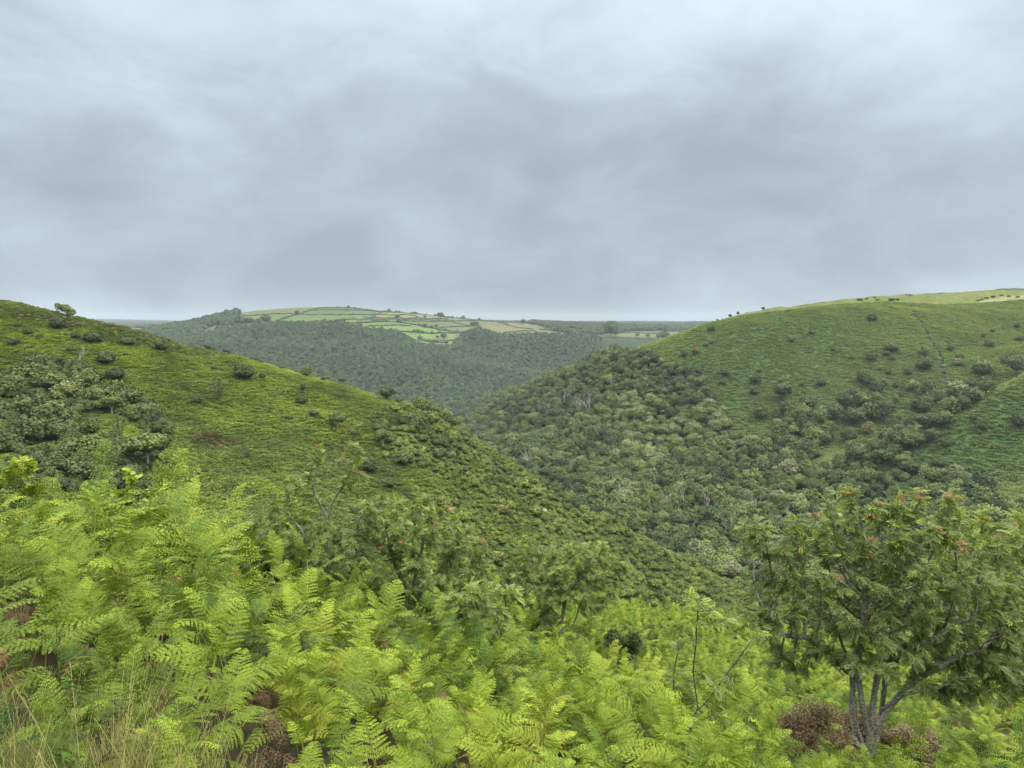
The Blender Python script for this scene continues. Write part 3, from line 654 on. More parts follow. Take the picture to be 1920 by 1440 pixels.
REFS = [(1107, 756, 'the broad bleached dead tree'), (1152, 716, 'the highest dead tree'), (995, 862, 'the dead tree by the spur'), (1412, 946, 'the twisted white dead tree'), (1325, 940, 'the leaning grey stems'), (1221, 795, 'the small bleached treetop'),
        (1628, 808, 'the bright dome bush'), (1590, 900, 'the lone dark slope tree'), (1841, 920, 'the big blackish tree'), (1760, 868, 'the right spur foot'), (1110, 870, 'the spiky dead top'), (1430, 850, 'the open slope corner'), (1200, 900, 'the slim dead stem'), (1250, 1020, 'the left spur end'), (1400, 1080, 'the valley floor'), (1680, 880, 'the combe mouth')]
def near_woods():
    X, Y = jgrid(-140, 760, 345, 1040, 6.5, 1.0, 13)
    k = inview(X, Y, 1.1); X, Y = X[k], Y[k]; Z = height(X, Y); u, v = to_px(X, Y, Z)
    k = inpoly(u, v, WOOD_MID) & visible(X, Y, 11, .006); X, Y, Z, u, v = X[k], Y[k], Z[k], u[k], v[k]
    n = len(X); g = np.random.default_rng(6)
    s = g.uniform(5.5, 13.5, n) * (.8 + .4 * vnoise(X / 22, Y / 22, 7)) * np.where((v < 760), .85, 1); t = np.clip(.10 + .66 * vnoise(X / 35, Y / 35, 2) + g.normal(size=n) * .22, 0, .95)
    t = np.where((v < 740) & (u > 1150), t * .6, t)
    near = (u < 1380) & (v > 790)
    tall = g.uniform(size=n) < np.where((v > 900), .42, np.where(v > 800, .25, .08))
    r = np.hypot(X, Y); order = np.argsort(-(s / r) * (1 + .3 * (g.uniform(size=n)))); ind = order[:285]
    print('mid wood', n)
    def zone(i):
        if v[i] > 1080: return 'on the valley floor beyond the end of the left spur'
        if u[i] > 1700: return 'in the wood at the foot of the right bracken spur'
        if u[i] > 1480: return 'in the side combe wood behind the large rowan'
        if v[i] > 930: return 'low in the valley wood among the thin grey stems'
        if u[i] > 1250: return 'in the valley wood below the open bracken slope'
        return 'in the valley wood right behind the left spur'
    for i in ind:
        kd = 'tall' if tall[i] else 'oak'
        tn = ('large ' if s[i] > 10.3 else 'small ') + ('dark' if t[i] < .33 else ('mid' if t[i] < .6 else 'light'))
        z = zone(i); dd = [math.hypot(u[i] - a, v[i] - b) for a, b, _ in REFS]; q = int(np.argmin(dd)); dx, dy = u[i] - REFS[q][0], v[i] - REFS[q][1]
        near_ = ('far ' if dd[q] > 60 else 'just ') + ((('right of ' if dx > 0 else 'left of ') if abs(dx) > abs(dy) else ('below ' if dy > 0 else 'above ')) + REFS[q][2])
        lab = '%s green %s tree %s' % (tn, 'tall' if kd == 'tall' else 'round', near_)
        place_tree(kd, X[i], Y[i], s[i] * (.8 if kd == 'tall' else 1), lab, 'trees ' + z, t[i], z=Z[i])
    rest = np.setdiff1d(np.arange(n), ind); g2 = np.random.default_rng(8)
    ms = []
    for i in range(5):
        a, b = tree_mesh('oak', i); ms.append(a)
    for i in range(5): ms.append(tree_mesh('tall', i)[0])
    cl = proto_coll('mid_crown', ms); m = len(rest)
    vi = np.where(tall[rest], 5, 0) + g2.integers(0, 5, m)
    Xu, Yu = jgrid(-140, 760, 345, 1040, 4.6, 1.3, 14); q = inview(Xu, Yu, 1.1); Xu, Yu = Xu[q], Yu[q]; Zu = height(Xu, Yu); uu, vu = to_px(Xu, Yu, Zu)
    q = inpoly(uu, vu, WOOD_MID) & visible(Xu, Yu, 9, .006); Xu, Yu, Zu = Xu[q], Yu[q], Zu[q]; mu = len(Xu)
    su = g2.uniform(3.2, 7.5, mu); tu = np.clip(.15 + .6 * vnoise(Xu / 30, Yu / 30, 12) + g2.normal(size=mu) * .2, 0, .9)
    PX = np.concatenate([np.stack([X[rest], Y[rest], Z[rest] - .2], 1), np.stack([Xu, Yu, Zu + g2.uniform(-.5, 1.5, mu)], 1)]); m += mu
    sb = np.concatenate([s[rest] * np.where(tall[rest], .8, 1), su]); vi = np.concatenate([vi, g2.integers(0, 5, mu)]); tt = np.concatenate([t[rest], tu])
    sv = np.stack([sb * g2.uniform(.8, 1.25, m), sb * g2.uniform(.8, 1.25, m), sb * g2.uniform(.7, 1.2, m)], 1)
    scatter('valley_wood', cl, PX, g2.uniform(0, 6.28, m), sv, vi, tt, 'dense green wood climbing the side of the central valley', 'woodland')
near_woods()

def scrub():
    X, Y = jgrid(-120, 300, 150, 345, 1.65, 1.9, 23)
    Z = height(X, Y); u, v = to_px(X, Y, Z)
    soft = vnoise(X / 9, Y / 9, 3)
    k = inpoly(u + 26 * (soft - .5), v, SCRUB) & visible(X, Y, 2.5, .0) & (vnoise(X / 7, Y / 7, 41) > .16) & (v < 1260)
    X, Y, Z, u, v = X[k], Y[k], Z[k], u[k], v[k]; n = len(X); g = np.random.default_rng(16)
    s = np.clip(np.exp(g.normal(size=n) * .42 + .72), .9, 6.0) * (.6 + .8 * vnoise(X / 11, Y / 11, 4)); t = np.clip(.24 + .62 * vnoise(X / 12, Y / 12, 5) + g.normal(size=n) * .14 - .12 * (v < 960), 0, .95)
    order = np.argsort(-s / np.hypot(X, Y)); ind = order[:230]; print('scrub', n)
    for i in ind:
        z = 'high on the left spur by its skyline' if v[i] < 900 else ('halfway down the scrubby end of the left spur' if v[i] < 1030 else 'low on the scrubby end of the left spur above the bracken')
        tn = 'dark' if t[i] < .4 else 'lighter'
        place_tree('scrub', X[i], Y[i], s[i], '%s green low bush %s' % (tn, z), 'bushes ' + z, t[i], z=Z[i])
    rest = np.setdiff1d(np.arange(n), ind); m = len(rest)
    cl = proto_coll('scrub_crown', [tree_mesh('scrub', i)[0] for i in range(5)])
    scatter('spur_scrub', cl, np.stack([X[rest], Y[rest], Z[rest] - .1], 1), g.uniform(0, 6.28, m), s[rest], g.integers(0, 5, m), t[rest], 'dense low scrub covering the steep end of the left spur', 'scrub')
scrub()

def thickets():
    """smaller growth that knits the bushes on the left hill together"""
    P1 = [(-20, 700), (100, 688), (180, 705), (250, 730), (312, 782), (318, 815), (270, 808), (200, 765), (140, 775), (150, 830), (60, 852), (-20, 852)]
    P2 = [(110, 832), (200, 828), (296, 850), (318, 890), (300, 925), (60, 925), (-20, 910), (20, 865)]
    X, Y = jgrid(-230, -60, 120, 330, 1.9, 1.6, 71); Z = height(X, Y); u, v = to_px(X, Y, Z); w = 16 * (vnoise(X / 5, Y / 5, 44) - .5)
    k = (inpoly(u + w, v + w, P1) | inpoly(u + w, v + w, P2)) & (vnoise(X / 6, Y / 6, 45) > .30); X, Y, Z = X[k], Y[k], Z[k]; n = len(X); g = np.random.default_rng(46)
    scatter('thicket', proto_coll('thicket_crown', [tree_mesh('bush', i)[0] for i in range(5)]), np.stack([X, Y, Z - .1], 1), g.uniform(0, 6.28, n), g.uniform(1.8, 5.0, n), g.integers(0, 5, n), np.clip(g.normal(size=n) * .16 + .36, 0, .8), 'low undergrowth knitting together the thickets at the left of the left hill', 'undergrowth')
thickets()

# bracken cover on the hillsides
def clump(seed, n, L, wd, up=.5):
    g = np.random.default_rng(seed); mb = MB()
    a = g.uniform(0, 2 * math.pi, n); rr = np.sqrt(g.uniform(0, 1, n)) * .42
    B = np.stack([np.cos(a) * rr, np.sin(a) * rr, g.uniform(.05, .32, n) * (1.1 - rr)], 1)
    a2 = a + g.normal(size=n) * .8; el = g.uniform(-.1, .55, n)
    D = np.stack([np.cos(a2) * np.cos(el), np.sin(a2) * np.cos(el), np.sin(el) * up + .1], 1); D = unit(D)
    S = unit(np.cross(D, [0, 0, 1.])); l = L * g.uniform(.6, 1.3, n)[:, None]; w = wd * g.uniform(.7, 1.2, n)[:, None]
    m1 = B + D * l * .5 + [0, 0, .03]; tip = B + D * l - [0, 0, .06]
    V = np.stack([B, m1 - S * w, tip, m1 + S * w], 1).reshape(-1, 3)
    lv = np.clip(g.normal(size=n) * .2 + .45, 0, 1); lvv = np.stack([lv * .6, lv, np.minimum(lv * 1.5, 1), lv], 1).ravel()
    mb.add(V, np.arange(4 * n).reshape(n, 4), lvv)
    return mb
TRAIL = [(1712, 582), (1716, 590), (1722, 597), (1728, 604), (1737, 622), (1742, 634), (1752, 648), (1762, 664), (1767, 678), (1766, 692), (1770, 708), (1780, 722), (1785, 732)]
def hill_bracken():
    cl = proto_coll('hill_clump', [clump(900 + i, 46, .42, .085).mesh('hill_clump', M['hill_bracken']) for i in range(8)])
    X, Y = jgrid(-260, 260, 50, 345, .92, .95, 31)
    k = inview(X, Y, 1.12) & visible(X, Y, .8, .001); X, Y = X[k], Y[k]; Z = height(X, Y); u, v = to_px(X, Y, Z)
    k = (~inpoly(u, v, SCRUB) | (vnoise(X / 7, Y / 7, 41) < .3)) & ((v < 1260) | (X > .1 * Y)) & ~inpoly(u, v, [(1012, 940), (1022, 938), (1030, 965), (1018, 968)])
    X, Y, Z, u, v = X[k], Y[k], Z[k], u[k], v[k]; n = len(X); g = np.random.default_rng(17); print('hill bracken', n)
    q = fbm(X / 22, Y / 22, 4, 61)
    t = .10 + 1.25 * (q - .15) + g.normal(size=n) * .10
    t += .28 * np.exp(-((u - 700) / 190) ** 2) * np.exp(-((v - (735 + .33 * (u - 700))) / 28) ** 2)      # paler grassy brow, its sunny patch put into the tint
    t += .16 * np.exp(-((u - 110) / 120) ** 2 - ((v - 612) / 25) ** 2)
    t -= .14 * ((v - (575 + .27 * u)) < 16) * (u < 330)                                                     # darker heath along the skyline
    t = np.clip(t, 0, 1)
    s = g.uniform(.9, 2.1, n) * (.7 + .6 * vnoise(X / 5, Y / 5, 9))
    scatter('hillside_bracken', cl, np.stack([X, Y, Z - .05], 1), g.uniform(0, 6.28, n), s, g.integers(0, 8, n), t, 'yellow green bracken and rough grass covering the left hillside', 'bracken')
    # small dark heath and gorse tufts mixed into the slope, thickest along the skyline at the left
    X, Y = jgrid(-260, 120, 120, 345, 1.7, 1.0, 37); k = inview(X, Y, 1.12) & visible(X, Y, .8, .001); X, Y = X[k], Y[k]; Z = height(X, Y); u, v = to_px(X, Y, Z)
    pr = .05 + .5 * np.clip(fbm(X / 14, Y / 14, 3, 91) - .52, 0, 1) * 2.2 + .55 * ((v - (568 + .25 * u)) < 18) * (u < 420) - .1 * ((v - (735 + .33 * (u - 700))) < 40) * (u > 500)
    k = (g.uniform(size=len(X)) < pr) & ~inpoly(u, v, SCRUB) & (v < 1150); X, Y, Z = X[k], Y[k], Z[k]; m = len(X); print('heath', m)
    scatter('heath', proto_coll('heath_tuft', [tree_mesh('scrub', i)[0] for i in range(5)]), np.stack([X, Y, Z - .05], 1), g.uniform(0, 6.28, m), g.uniform(.7, 2.1, m), g.integers(0, 5, m), np.where(g.uniform(size=m) < .15, .95, g.uniform(0, .45, m)), 'small dark heather and gorse tufts mixed through the left slope', 'heath')
    cl = proto_coll('far_clump', [clump(950 + i, 34, .42, .11).mesh('far_clump', M['far_bracken']) for i in range(6)])
    X, Y = jgrid(-60, 760, 345, 830, 2.0, .95, 33)
    k = inview(X, Y, 1.12) & visible(X, Y, 1, .0005); X, Y = X[k], Y[k]; Z = height(X, Y); u, v = to_px(X, Y, Z)
    TW = np.array([hit(a, b, 500, 900) for a, b in TRAIL]); tq = np.linspace(0, len(TW) - 1, 200); tx, ty = np.interp(tq, range(len(TW)), TW[:, 0]), np.interp(tq, range(len(TW)), TW[:, 1])
    dm = np.full(len(X), 99.)
    for a, b in zip(tx, ty): dm = np.minimum(dm, np.hypot(X - a, Y - b))
    k = (dm > 1.5) & ~inpoly(u, v, WOOD_MID) & ~inpoly(u, v, PASTURE) & (u > 1050) & (v > 560); X, Y, Z, u, v = X[k], Y[k], Z[k], u[k], v[k]; n = len(X); print('far bracken', n)
    t = .15 + .6 * fbm(X / 60, Y / 60, 4, 71) + g.normal(size=n) * .09
    spur = (np.hypot(X, Y) < 520 * np.hypot(1, .55)) & (u > 1600) & (v > 990 - (u - 1500) * .68 + 0 * u); t += .15 * ((np.hypot(X, Y) < 560) & (u > 1650))
    t += .35 * np.clip((1345 - u) / 160, 0, 1)
    t = np.clip(t, 0, 1); s = g.uniform(2.0, 3.6, n)
    scatter('combe_bracken', cl, np.stack([X, Y, Z - .15], 1), g.uniform(0, 6.28, n), s * np.ones(n), g.integers(0, 6, n), t, 'even green bracken covering the open slope right of the valley', 'bracken')
hill_bracken()

# ------------------------------------------------------------------ single bushes and trees one can point at
def singles():
    G1 = 'bushes dotted over the open right hillside'
    # (u, v, width px, kind, tint, label)
    R = [
     (1333, 617, 15, 'bush', .15, 'dark round bush just below the skyline where the right hill meets the far fields'),
     (1431, 577, 8, 'bush', .1, 'tiny dark bush standing alone on the rising skyline of the right hill'),
     (1323, 647, 10, 'bush', .2, 'lower left of two small dark bushes under the pale brow of the right hill'),
     (1334, 642, 10, 'bush', .15, 'upper right of two small dark bushes under the pale brow of the right hill'),
     (1282, 663, 18, 'bush', .2, 'dark bush just above the wood top, beside an olive brown one'),
     (1304, 659, 18, 'bush', .95, 'olive brown bush just above the wood top, right of a dark one'),
     (1484, 638, 12, 'bush', .1, 'small flat dark bush alone in the middle of the upper right slope'),
     (1522, 623, 13, 'bush', .4, 'faint green bush alone near the top of the right slope'),
     (1359, 699, 18, 'bush', .2, 'dark bush at the wood edge, upper one of a pair left of the open slope'),
     (1355, 717, 15, 'bush', .15, 'dark bush at the wood edge, lower one of a pair left of the open slope'),
     (1416, 712, 22, 'bush', .2, 'wide dark bush in a vertical row of three on the open slope'),
     (1423, 696, 10, 'bush', .25, 'smallest, topmost bush in a vertical row of three on the open slope'),
     (1415, 734, 19, 'bush', .3, 'bluish bush at the bottom of a vertical row of three on the open slope'),
     (1471, 722, 26, 'oak', .5, 'olive tree rising behind a darker round one in mid slope'),
     (1469, 742, 32, 'oak', .18, 'dark round tree standing alone in mid slope right of the bush row'),
     (1539, 719, 20, 'bush', .2, 'dark bush standing alone between the lone slope tree and the big tree clump'),
     (1504, 719, 14, 'bush', .6, 'pale green bush right of the lone slope tree'),
     (1425, 775, 32, 'bush', .35, 'wide low bush just right of the valley wood edge'),
     (1369, 590, 8, 'bush', .15, 'small dark gorse bush on the left part of the right hill skyline'),
     (1384, 586, 7, 'bush', .15, 'small dark gorse bush next along the right hill skyline'),
     (1634, 596, 19, 'bush', .05, 'black green round bush alone high under the pasture edge'),
     (1561, 655, 10, 'bush', .2, 'small dark bush by itself left of the double bush in mid slope'),
     (1598, 670, 11, 'bush', .65, 'small pale topped bush between two darker ones in mid slope'),
     (1634, 671, 21, 'bush', .2, 'dark oval bush below left of the largest slope bush'),
     (1672, 652, 25, 'bush', .3, 'largest bush high on the slope, with a low patch at its left foot'),
     (1662, 663, 14, 'bush', .25, 'low dark patch at the left foot of the largest high slope bush'),
     (1672, 671, 12, 'bush', .2, 'small dark bush under the largest high slope bush'),
     (1733, 661, 18, 'bush', .75, 'yellow green bush top left of the worn trail'),
     (1735, 684, 34, 'bush', .3, 'broad bush with a yellowish top left of the worn trail'),
     (1703, 699, 14, 'bush', .2, 'small dark bush just below left of the broad yellow-topped one'),
     (1667, 699, 12, 'bush', .2, 'small dark bush above the two big slope trees'),
     (1651, 691, 11, 'bush', .75, 'small ochre tinged bush above the two big slope trees'),
     (1620, 711, 27, 'oak', .12, 'tall dark tree at the top left of the big clump on the slope'),
     (1631, 719, 20, 'oak', .3, 'lighter tree leaning on the tall dark one at the top of the big clump'),
     (1643, 735, 24, 'oak', .12, 'narrow dark tree between the top pair and the big clump'),
     (1711, 726, 26, 'oak', .9, 'brownish grey round tree alone right of the big clump'),
     (1657, 721, 16, 'bush', .45, 'low green bush left of the brownish round tree'),
     (1679, 724, 12, 'bush', .2, 'tiny dark bush directly left of the brownish round tree'),
     (1690, 741, 10, 'bush', .25, 'tiny dark bush below left of the brownish round tree'),
     (1680, 748, 12, 'bush', .4, 'lowest small green bush above the big clump'),
     (1582, 757, 34, 'oak', .10, 'darkest tree at the left end of the big clump on the slope'),
     (1598, 742, 26, 'oak', .3, 'bluish tree behind the left end of the big clump'),
     (1617, 758, 30, 'oak', .62, 'pale green tree in the top middle of the big clump'),
     (1633, 778, 34, 'oak', .3, 'grey green tree in the middle of the big clump'),
     (1658, 780, 40, 'oak', .15, 'broad dark tree at the right end of the big clump'),
     (1601, 786, 36, 'oak', .25, 'dark tree at the bottom left of the big clump'),
     (1640, 752, 24, 'oak', .55, 'light tree top behind the right end of the big clump'),
     (1565, 778, 32, 'oak', .3, 'muted green tree joining the big clump to the trees on its left'),
     (1517, 762, 34, 'oak', .4, 'rounded tree at the top of the group left of the big clump'),
     (1502, 782, 38, 'oak', .6, 'light green tree in the group left of the big clump'),
     (1475, 775, 34, 'oak', .3, 'darker tree at the left end of the group left of the big clump'),
     (1535, 792, 36, 'oak', .5, 'mid green tree at the lower right of the group left of the big clump'),
     (1628, 808, 30, 'bush', .85, 'bright green dome bush alone just below the big clump'),
     (1590, 822, 30, 'oak', .12, 'dark round tree alone below left of the bright dome bush'),
     (1740, 738, 26, 'oak', .15, 'dark tree at the top of the string running down from the worn trail'),
     (1752, 750, 28, 'oak', .4, 'green tree just below the top of the string by the worn trail'),
     (1736, 768, 32, 'oak', .25, 'rounded tree in the middle of the string by the worn trail'),
     (1714, 762, 18, 'bush', .2, 'small dark bush just left of the string by the worn trail'),
     (1731, 798, 30, 'oak', .15, 'dark tree at the lower end of the string above the spur edge'),
     (1793, 740, 34, 'oak', .9, 'greyish brown tree at the bottom end of the worn trail'),
     (1820, 748, 36, 'oak', .3, 'long dark tree along the gully behind the right spur'),
     (1848, 733, 28, 'oak', .3, 'dark tree higher in the gully behind the right spur'),
     (1782, 768, 36, 'oak', .6, 'light green tree in the gully with a bare topped neighbour'),
     (1762, 790, 36, 'oak', .3, 'tree at the lip of the right spur low in its gully'),
     (1804, 762, 28, 'oak', .2, 'dark tree squeezed between two others in the gully behind the spur'),
     (1820, 718, 25, 'bush', .25, 'dark bush, left of two above the gully behind the right spur'),
     (1849, 716, 25, 'bush', .3, 'dark bush, right of two above the gully behind the right spur'),
     (1842, 694, 32, 'oak', .5, 'large grey green tree above the pair of gully bushes'),
     (1800, 669, 13, 'bush', .25, 'small dark bush above a yellowish one right of the worn trail'),
     (1782, 654, 14, 'bush', .2, 'small dark bush close to the right of the worn trail'),
     (1796, 680, 18, 'bush', .9, 'yellowish green bush right of the worn trail'),
     (1844, 630, 10, 'bush', .2, 'left of two tiny bushes high at the right'),
     (1854, 646, 16, 'bush', .25, 'flat dark bush below the tiny pair high at the right'),
     (1907, 611, 11, 'bush', .2, 'tiny dark bush highest on the slope at the picture edge'),
     (1912, 634, 15, 'bush', .3, 'dark bush at the right picture edge on the upper slope'),
     (1861, 621, 9, 'bush', .2, 'right of two tiny bushes high at the right'),
     (1905, 697, 32, 'oak', .25, 'large dark tree at the right picture edge above the spur'),
     (1885, 676, 22, 'bush', .5, 'green bush up the gully from the large edge tree'),
     (1913, 795, 28, 'oak', .05, 'nearly black round tree on the right spur at the picture edge'),
     (1825, 785, 14, 'bush', .2, 'small dark bush on the right spur, upper of two'),
     (1842, 802, 16, 'bush', .15, 'pointed dark bush on the right spur, lower of two'),
     (1747, 822, 26, 'oak', .25, 'dark tree at the inner foot of the right spur'),
     (1776, 832, 19, 'bush', .15, 'dark upright bush alone on the lower right spur'),
     (1760, 868, 22, 'bush', .35, 'mixed green bush beside the combe wood on the lower right spur'),
     (1810, 884, 22, 'bush', .35, 'faint low bush in the middle of the lower right spur'),
     (1843, 922, 46, 'oak', .06, 'big blackish tree behind the rowan top, at the edge of the lower right spur'),
     (1876, 946, 24, 'bush', .2, 'dark bush below right of the big blackish tree'),
    ]
    for (u, v, w, kd, t, lab) in R: px_tree(kd, u, v, w, lab, G1 if kd == 'bush' else 'trees standing apart on the right hillside', t, rmin=345, rmax=900)
    Ls = [
     (30, 722, 60, 'bush', .35, 'grey green bush at the far left of the upper thicket on the left hill'),
     (62, 712, 56, 'bush', .45, 'bush second along the top row of the upper left thicket'),
     (96, 716, 58, 'bush', .4, 'bush in the middle of the top row of the upper left thicket'),
     (128, 738, 60, 'bush', .78, 'tawny green bush in the front of the upper left thicket'),
     (160, 722, 54, 'bush', .5, 'bush right of the tawny one in the upper left thicket'),
     (186, 742, 50, 'bush', .55, 'pale bush with a white stem below it in the upper left thicket'),
     (214, 728, 44, 'bush', .5, 'bush at the rear of the right arm of the thicket'),
     (243, 750, 54, 'bush', .45, 'rounded bush in the right arm of the thicket'),
     (272, 768, 50, 'bush', .4, 'bush near the lower end of the thicket right arm'),
     (292, 790, 50, 'sparse', .4, 'loose bush at the tip of the thicket right arm'),
     (210, 768, 34, 'birch', .55, 'small tree with white forked stem under the thicket arm'),
     (20, 778, 64, 'bush', .4, 'large bush at the picture edge in the lower left thicket'),
     (56, 772, 70, 'bush', .45, 'large bush at the top of the lower left thicket'),
     (96, 784, 72, 'bush', .4, 'biggest rounded bush of the lower left thicket'),
     (118, 812, 56, 'bush', .3, 'dark bush at the right side of the lower left thicket'),
     (60, 816, 66, 'bush', .3, 'dark bush at the foot of the lower left thicket'),
     (12, 832, 60, 'bush', .25, 'dark bush low at the left picture edge'),
     (132, 846, 56, 'bush', .35, 'bush at the top left of the lowest thicket'),
     (162, 850, 56, 'bush', .5, 'pale topped bush second in the lowest thicket'),
     (196, 852, 58, 'bush', .4, 'bush in the middle of the lowest thicket'),
     (226, 860, 54, 'bush', .5, 'bush right of middle in the lowest thicket'),
     (278, 862, 70, 'birch', .6, 'small spreading tree on two white stems at the right end of the lowest thicket'),
     (150, 886, 60, 'bush', .3, 'dark bush at the front of the lowest thicket'),
     (100, 886, 60, 'bush', .25, 'dark bush at the front left of the lowest thicket'),
     (198, 894, 60, 'bush', .35, 'green bush at the front of the lowest thicket under the bracken tops'),
     (245, 896, 50, 'bush', .35, 'front bush under the small white-stemmed tree'),
     (50, 882, 56, 'bush', .35, 'bush behind the yellow leaved sprig at the left'),
     (222, 812, 44, 'sparse', .3, 'dark loose bush between the upper and lowest thickets'),
     (172, 806, 34, 'bush', .4, 'small bush right of the lower left thicket'),
     (200, 672, 38, 'bush', .3, 'dark flattish bush above the right arm of the thicket'),
     (150, 688, 36, 'bush', .15, 'black green bush under the bare white stem'),
     (72, 682, 48, 'bush', .3, 'faint bush rising behind the upper thicket'),
     (216, 702, 36, 'bush', .2, 'low dark bush between the flattish bush and the thicket arm'),
     (172, 633, 36, 'bush', .15, 'wide dark gorse patch high on the left hill'),
     (142, 630, 18, 'bush', .12, 'small dark gorse left of the wide gorse patch'),
     (27, 641, 20, 'bush', .05, 'almost black gorse bush highest at the far left of the slope'),
     (53, 624, 18, 'bush', .1, 'second dark gorse bush up from the far left of the slope'),
     (108, 609, 26, 'bush', .1, 'dark gorse just under the skyline below the windblown tree'),
     (34, 610, 14, 'bush', .12, 'tiny dark gorse nearest the left skyline'),
     (72, 632, 10, 'bush', .12, 'tiny gorse between the second and the wide gorse patches'),
     (411, 734, 46, 'sparse', .5, 'loose olive bush alone in the middle of the left hill'),
     (372, 824, 24, 'sparse', .95, 'bare looking brownish upright shrub in the middle of the left hill'),
     (371, 752, 20, 'bush', .3, 'small dark bush left of the loose olive one'),
     (465, 854, 26, 'sparse', .3, 'bluish fuzzy shrub low on the left hill'),
     (457, 700, 40, 'bush', .15, 'long dark low patch of gorse under the middle skyline'),
     (492, 706, 16, 'bush', .12, 'dark gorse at the right end of the long gorse patch'),
     (568, 735, 13, 'tall', .08, 'small dark pointed tree standing in low gorse on the left hill'),
     (566, 750, 28, 'bush', .15, 'low gorse around the small pointed tree'),
     (587, 772, 26, 'bush', .85, 'ochre green bush below the pointed tree'),
     (633, 796, 32, 'birch', .35, 'small dark-crowned tree with a pale stem on the left hill'),
     (665, 812, 18, 'bush', .15, 'small dark bush right of the pale-stemmed tree'),
     (716, 802, 34, 'bush', .2, 'dark bush above the forked-stem tree at the scrub edge'),
     (718, 830, 38, 'birch', .5, 'small tree on forked stems beside the grey dome bush'),
     (755, 857, 50, 'bush', .52, 'grey green dome shaped bush, biggest on the left spur'),
     (693, 874, 40, 'bush', .2, 'dark bush low and left of the grey dome bush'),
     (725, 905, 36, 'bush', .3, 'bush below the grey dome bush'),
     (766, 790, 30, 'bush', .3, 'bush at the upper scrub edge right of the dark pair'),
     (130, 655, 14, 'bush', .4, 'faint bush left of the bare white stem'),
     (400, 690, 14, 'bush', .15, 'small low bush in the upper middle of the left hill'),
     (240, 640, 24, 'bush', .2, 'dark gorse patch below the left skyline'),
     (300, 650, 30, 'bush', .25, 'dark low patch halfway along the left skyline'),
    ]
    for (u, v, w, kd, t, lab) in Ls: px_tree(kd, u, v, w, lab, 'bushes on the left hillside' if CAT[kd] != 'tree' else None, t, rmin=130, rmax=340, hs=.85 if kd == 'bush' else 1.0)
    S = [  # on the skyline of the left hill
     (127, 585, 30, 'wind', .75, 'tree bent left by the wind alone on the high left skyline', .95),
     (394, 650, 15, 'wind', .3, 'small windblown tree on the skyline, upper one of two together', .95),
     (426, 661, 13, 'wind', .15, 'small dark windblown tree on the skyline, lower one of two together', .95),
     (486, 679, 16, 'wind', .2, 'low bent bush on the skyline between the windblown pair and the dense round tree', .6),
     (527, 693, 16, 'bush', .2, 'dark hummock of a bush just left of the dense round skyline tree', .6),
     (574, 697, 27, 'bush', .45, 'dense round tree, the largest on the middle skyline', 1.15),
     (612, 706, 15, 'birch', .95, 'brownish small tree first to the right of the dense round skyline tree', .95),
     (605, 713, 9, 'bush', .08, 'tiny black bush at the foot of the brownish skyline tree', .8),
     (642, 711, 18, 'birch', .5, 'neat green small tree second to the right of the dense round skyline tree', .95),
     (726, 731, 34, 'oak', .25, 'dark spreading tree on the lower skyline against the far wood', .8),
     (752, 742, 26, 'oak', .4, 'lower tree joined to the right of the dark spreading skyline tree', .8),
     (790, 757, 36, 'bush', .6, 'green bush on the lower skyline left of the yellowish pair', .9),
     (812, 771, 30, 'oak', .55, 'rounded tree on the lower skyline above the valley', .9),
     (834, 786, 28, 'oak', .85, 'yellow green tree last but one before the skyline drops', .9),
     (853, 802, 26, 'oak', .6, 'last rounded tree before the left spur skyline drops into the valley', .9)]
    for (u, v, w, kd, t, lab, hs) in S:
        # stands on the crest: height decided by the ground there
        a, _ = ray(u, v); th = math.atan(a); j = np.searchsorted(TH_F, th); m = (RR > 260) & (RR < 345)
        r = RR[m][np.argmax(EL[m, j])] * .995; x, y = r * math.sin(th), r * math.cos(th)
        place_tree(kd, x, y, w / F * r * 1.05, lab, None, t, rz=0 if kd == 'wind' else None, hs=hs)
singles()

def bare_tree(seed, h, w, leafy=0.0, stems=3, lean=0.0, r0=.05):
    g = np.random.default_rng(seed); mb = MB(); tips = []
    def br(p, d, l, r, lev):
        n = 4; P = [p]; 
        for i in range(n):
            d = unit(d + g.normal(size=3) * .16 + [0, 0, .06]); p = p + d * l / n; P.append(p)
        tube(mb, P, np.linspace(r, r * .55, n + 1), 5 if lev == 0 else 3)
        tips.append(P[-1])
        if lev < 3:
            for q in range(3 if lev < 2 else 2):
                i = g.integers(2, n + 1); a = g.uniform(0, 2 * math.pi)
                nd = unit(d + np.array([math.cos(a) * w / h * 1.1, math.sin(a) * w / h * 1.1, g.uniform(-.1, .35)]) * .9)
                br(P[i], nd, l * g.uniform(.5, .75), r * .5, lev + 1)
    for s in range(stems):
        a = g.uniform(0, 6.28)
        br(np.array([g.uniform(-.4, .4), g.uniform(-.4, .4), -.3]), unit(np.array([math.cos(a) * w / h * .35 + lean, math.sin(a) * w / h * .35, 1.])), h * g.uniform(.4, .55), .013 * h * (r0 / .05) + r0, 0)
    return mb, tips
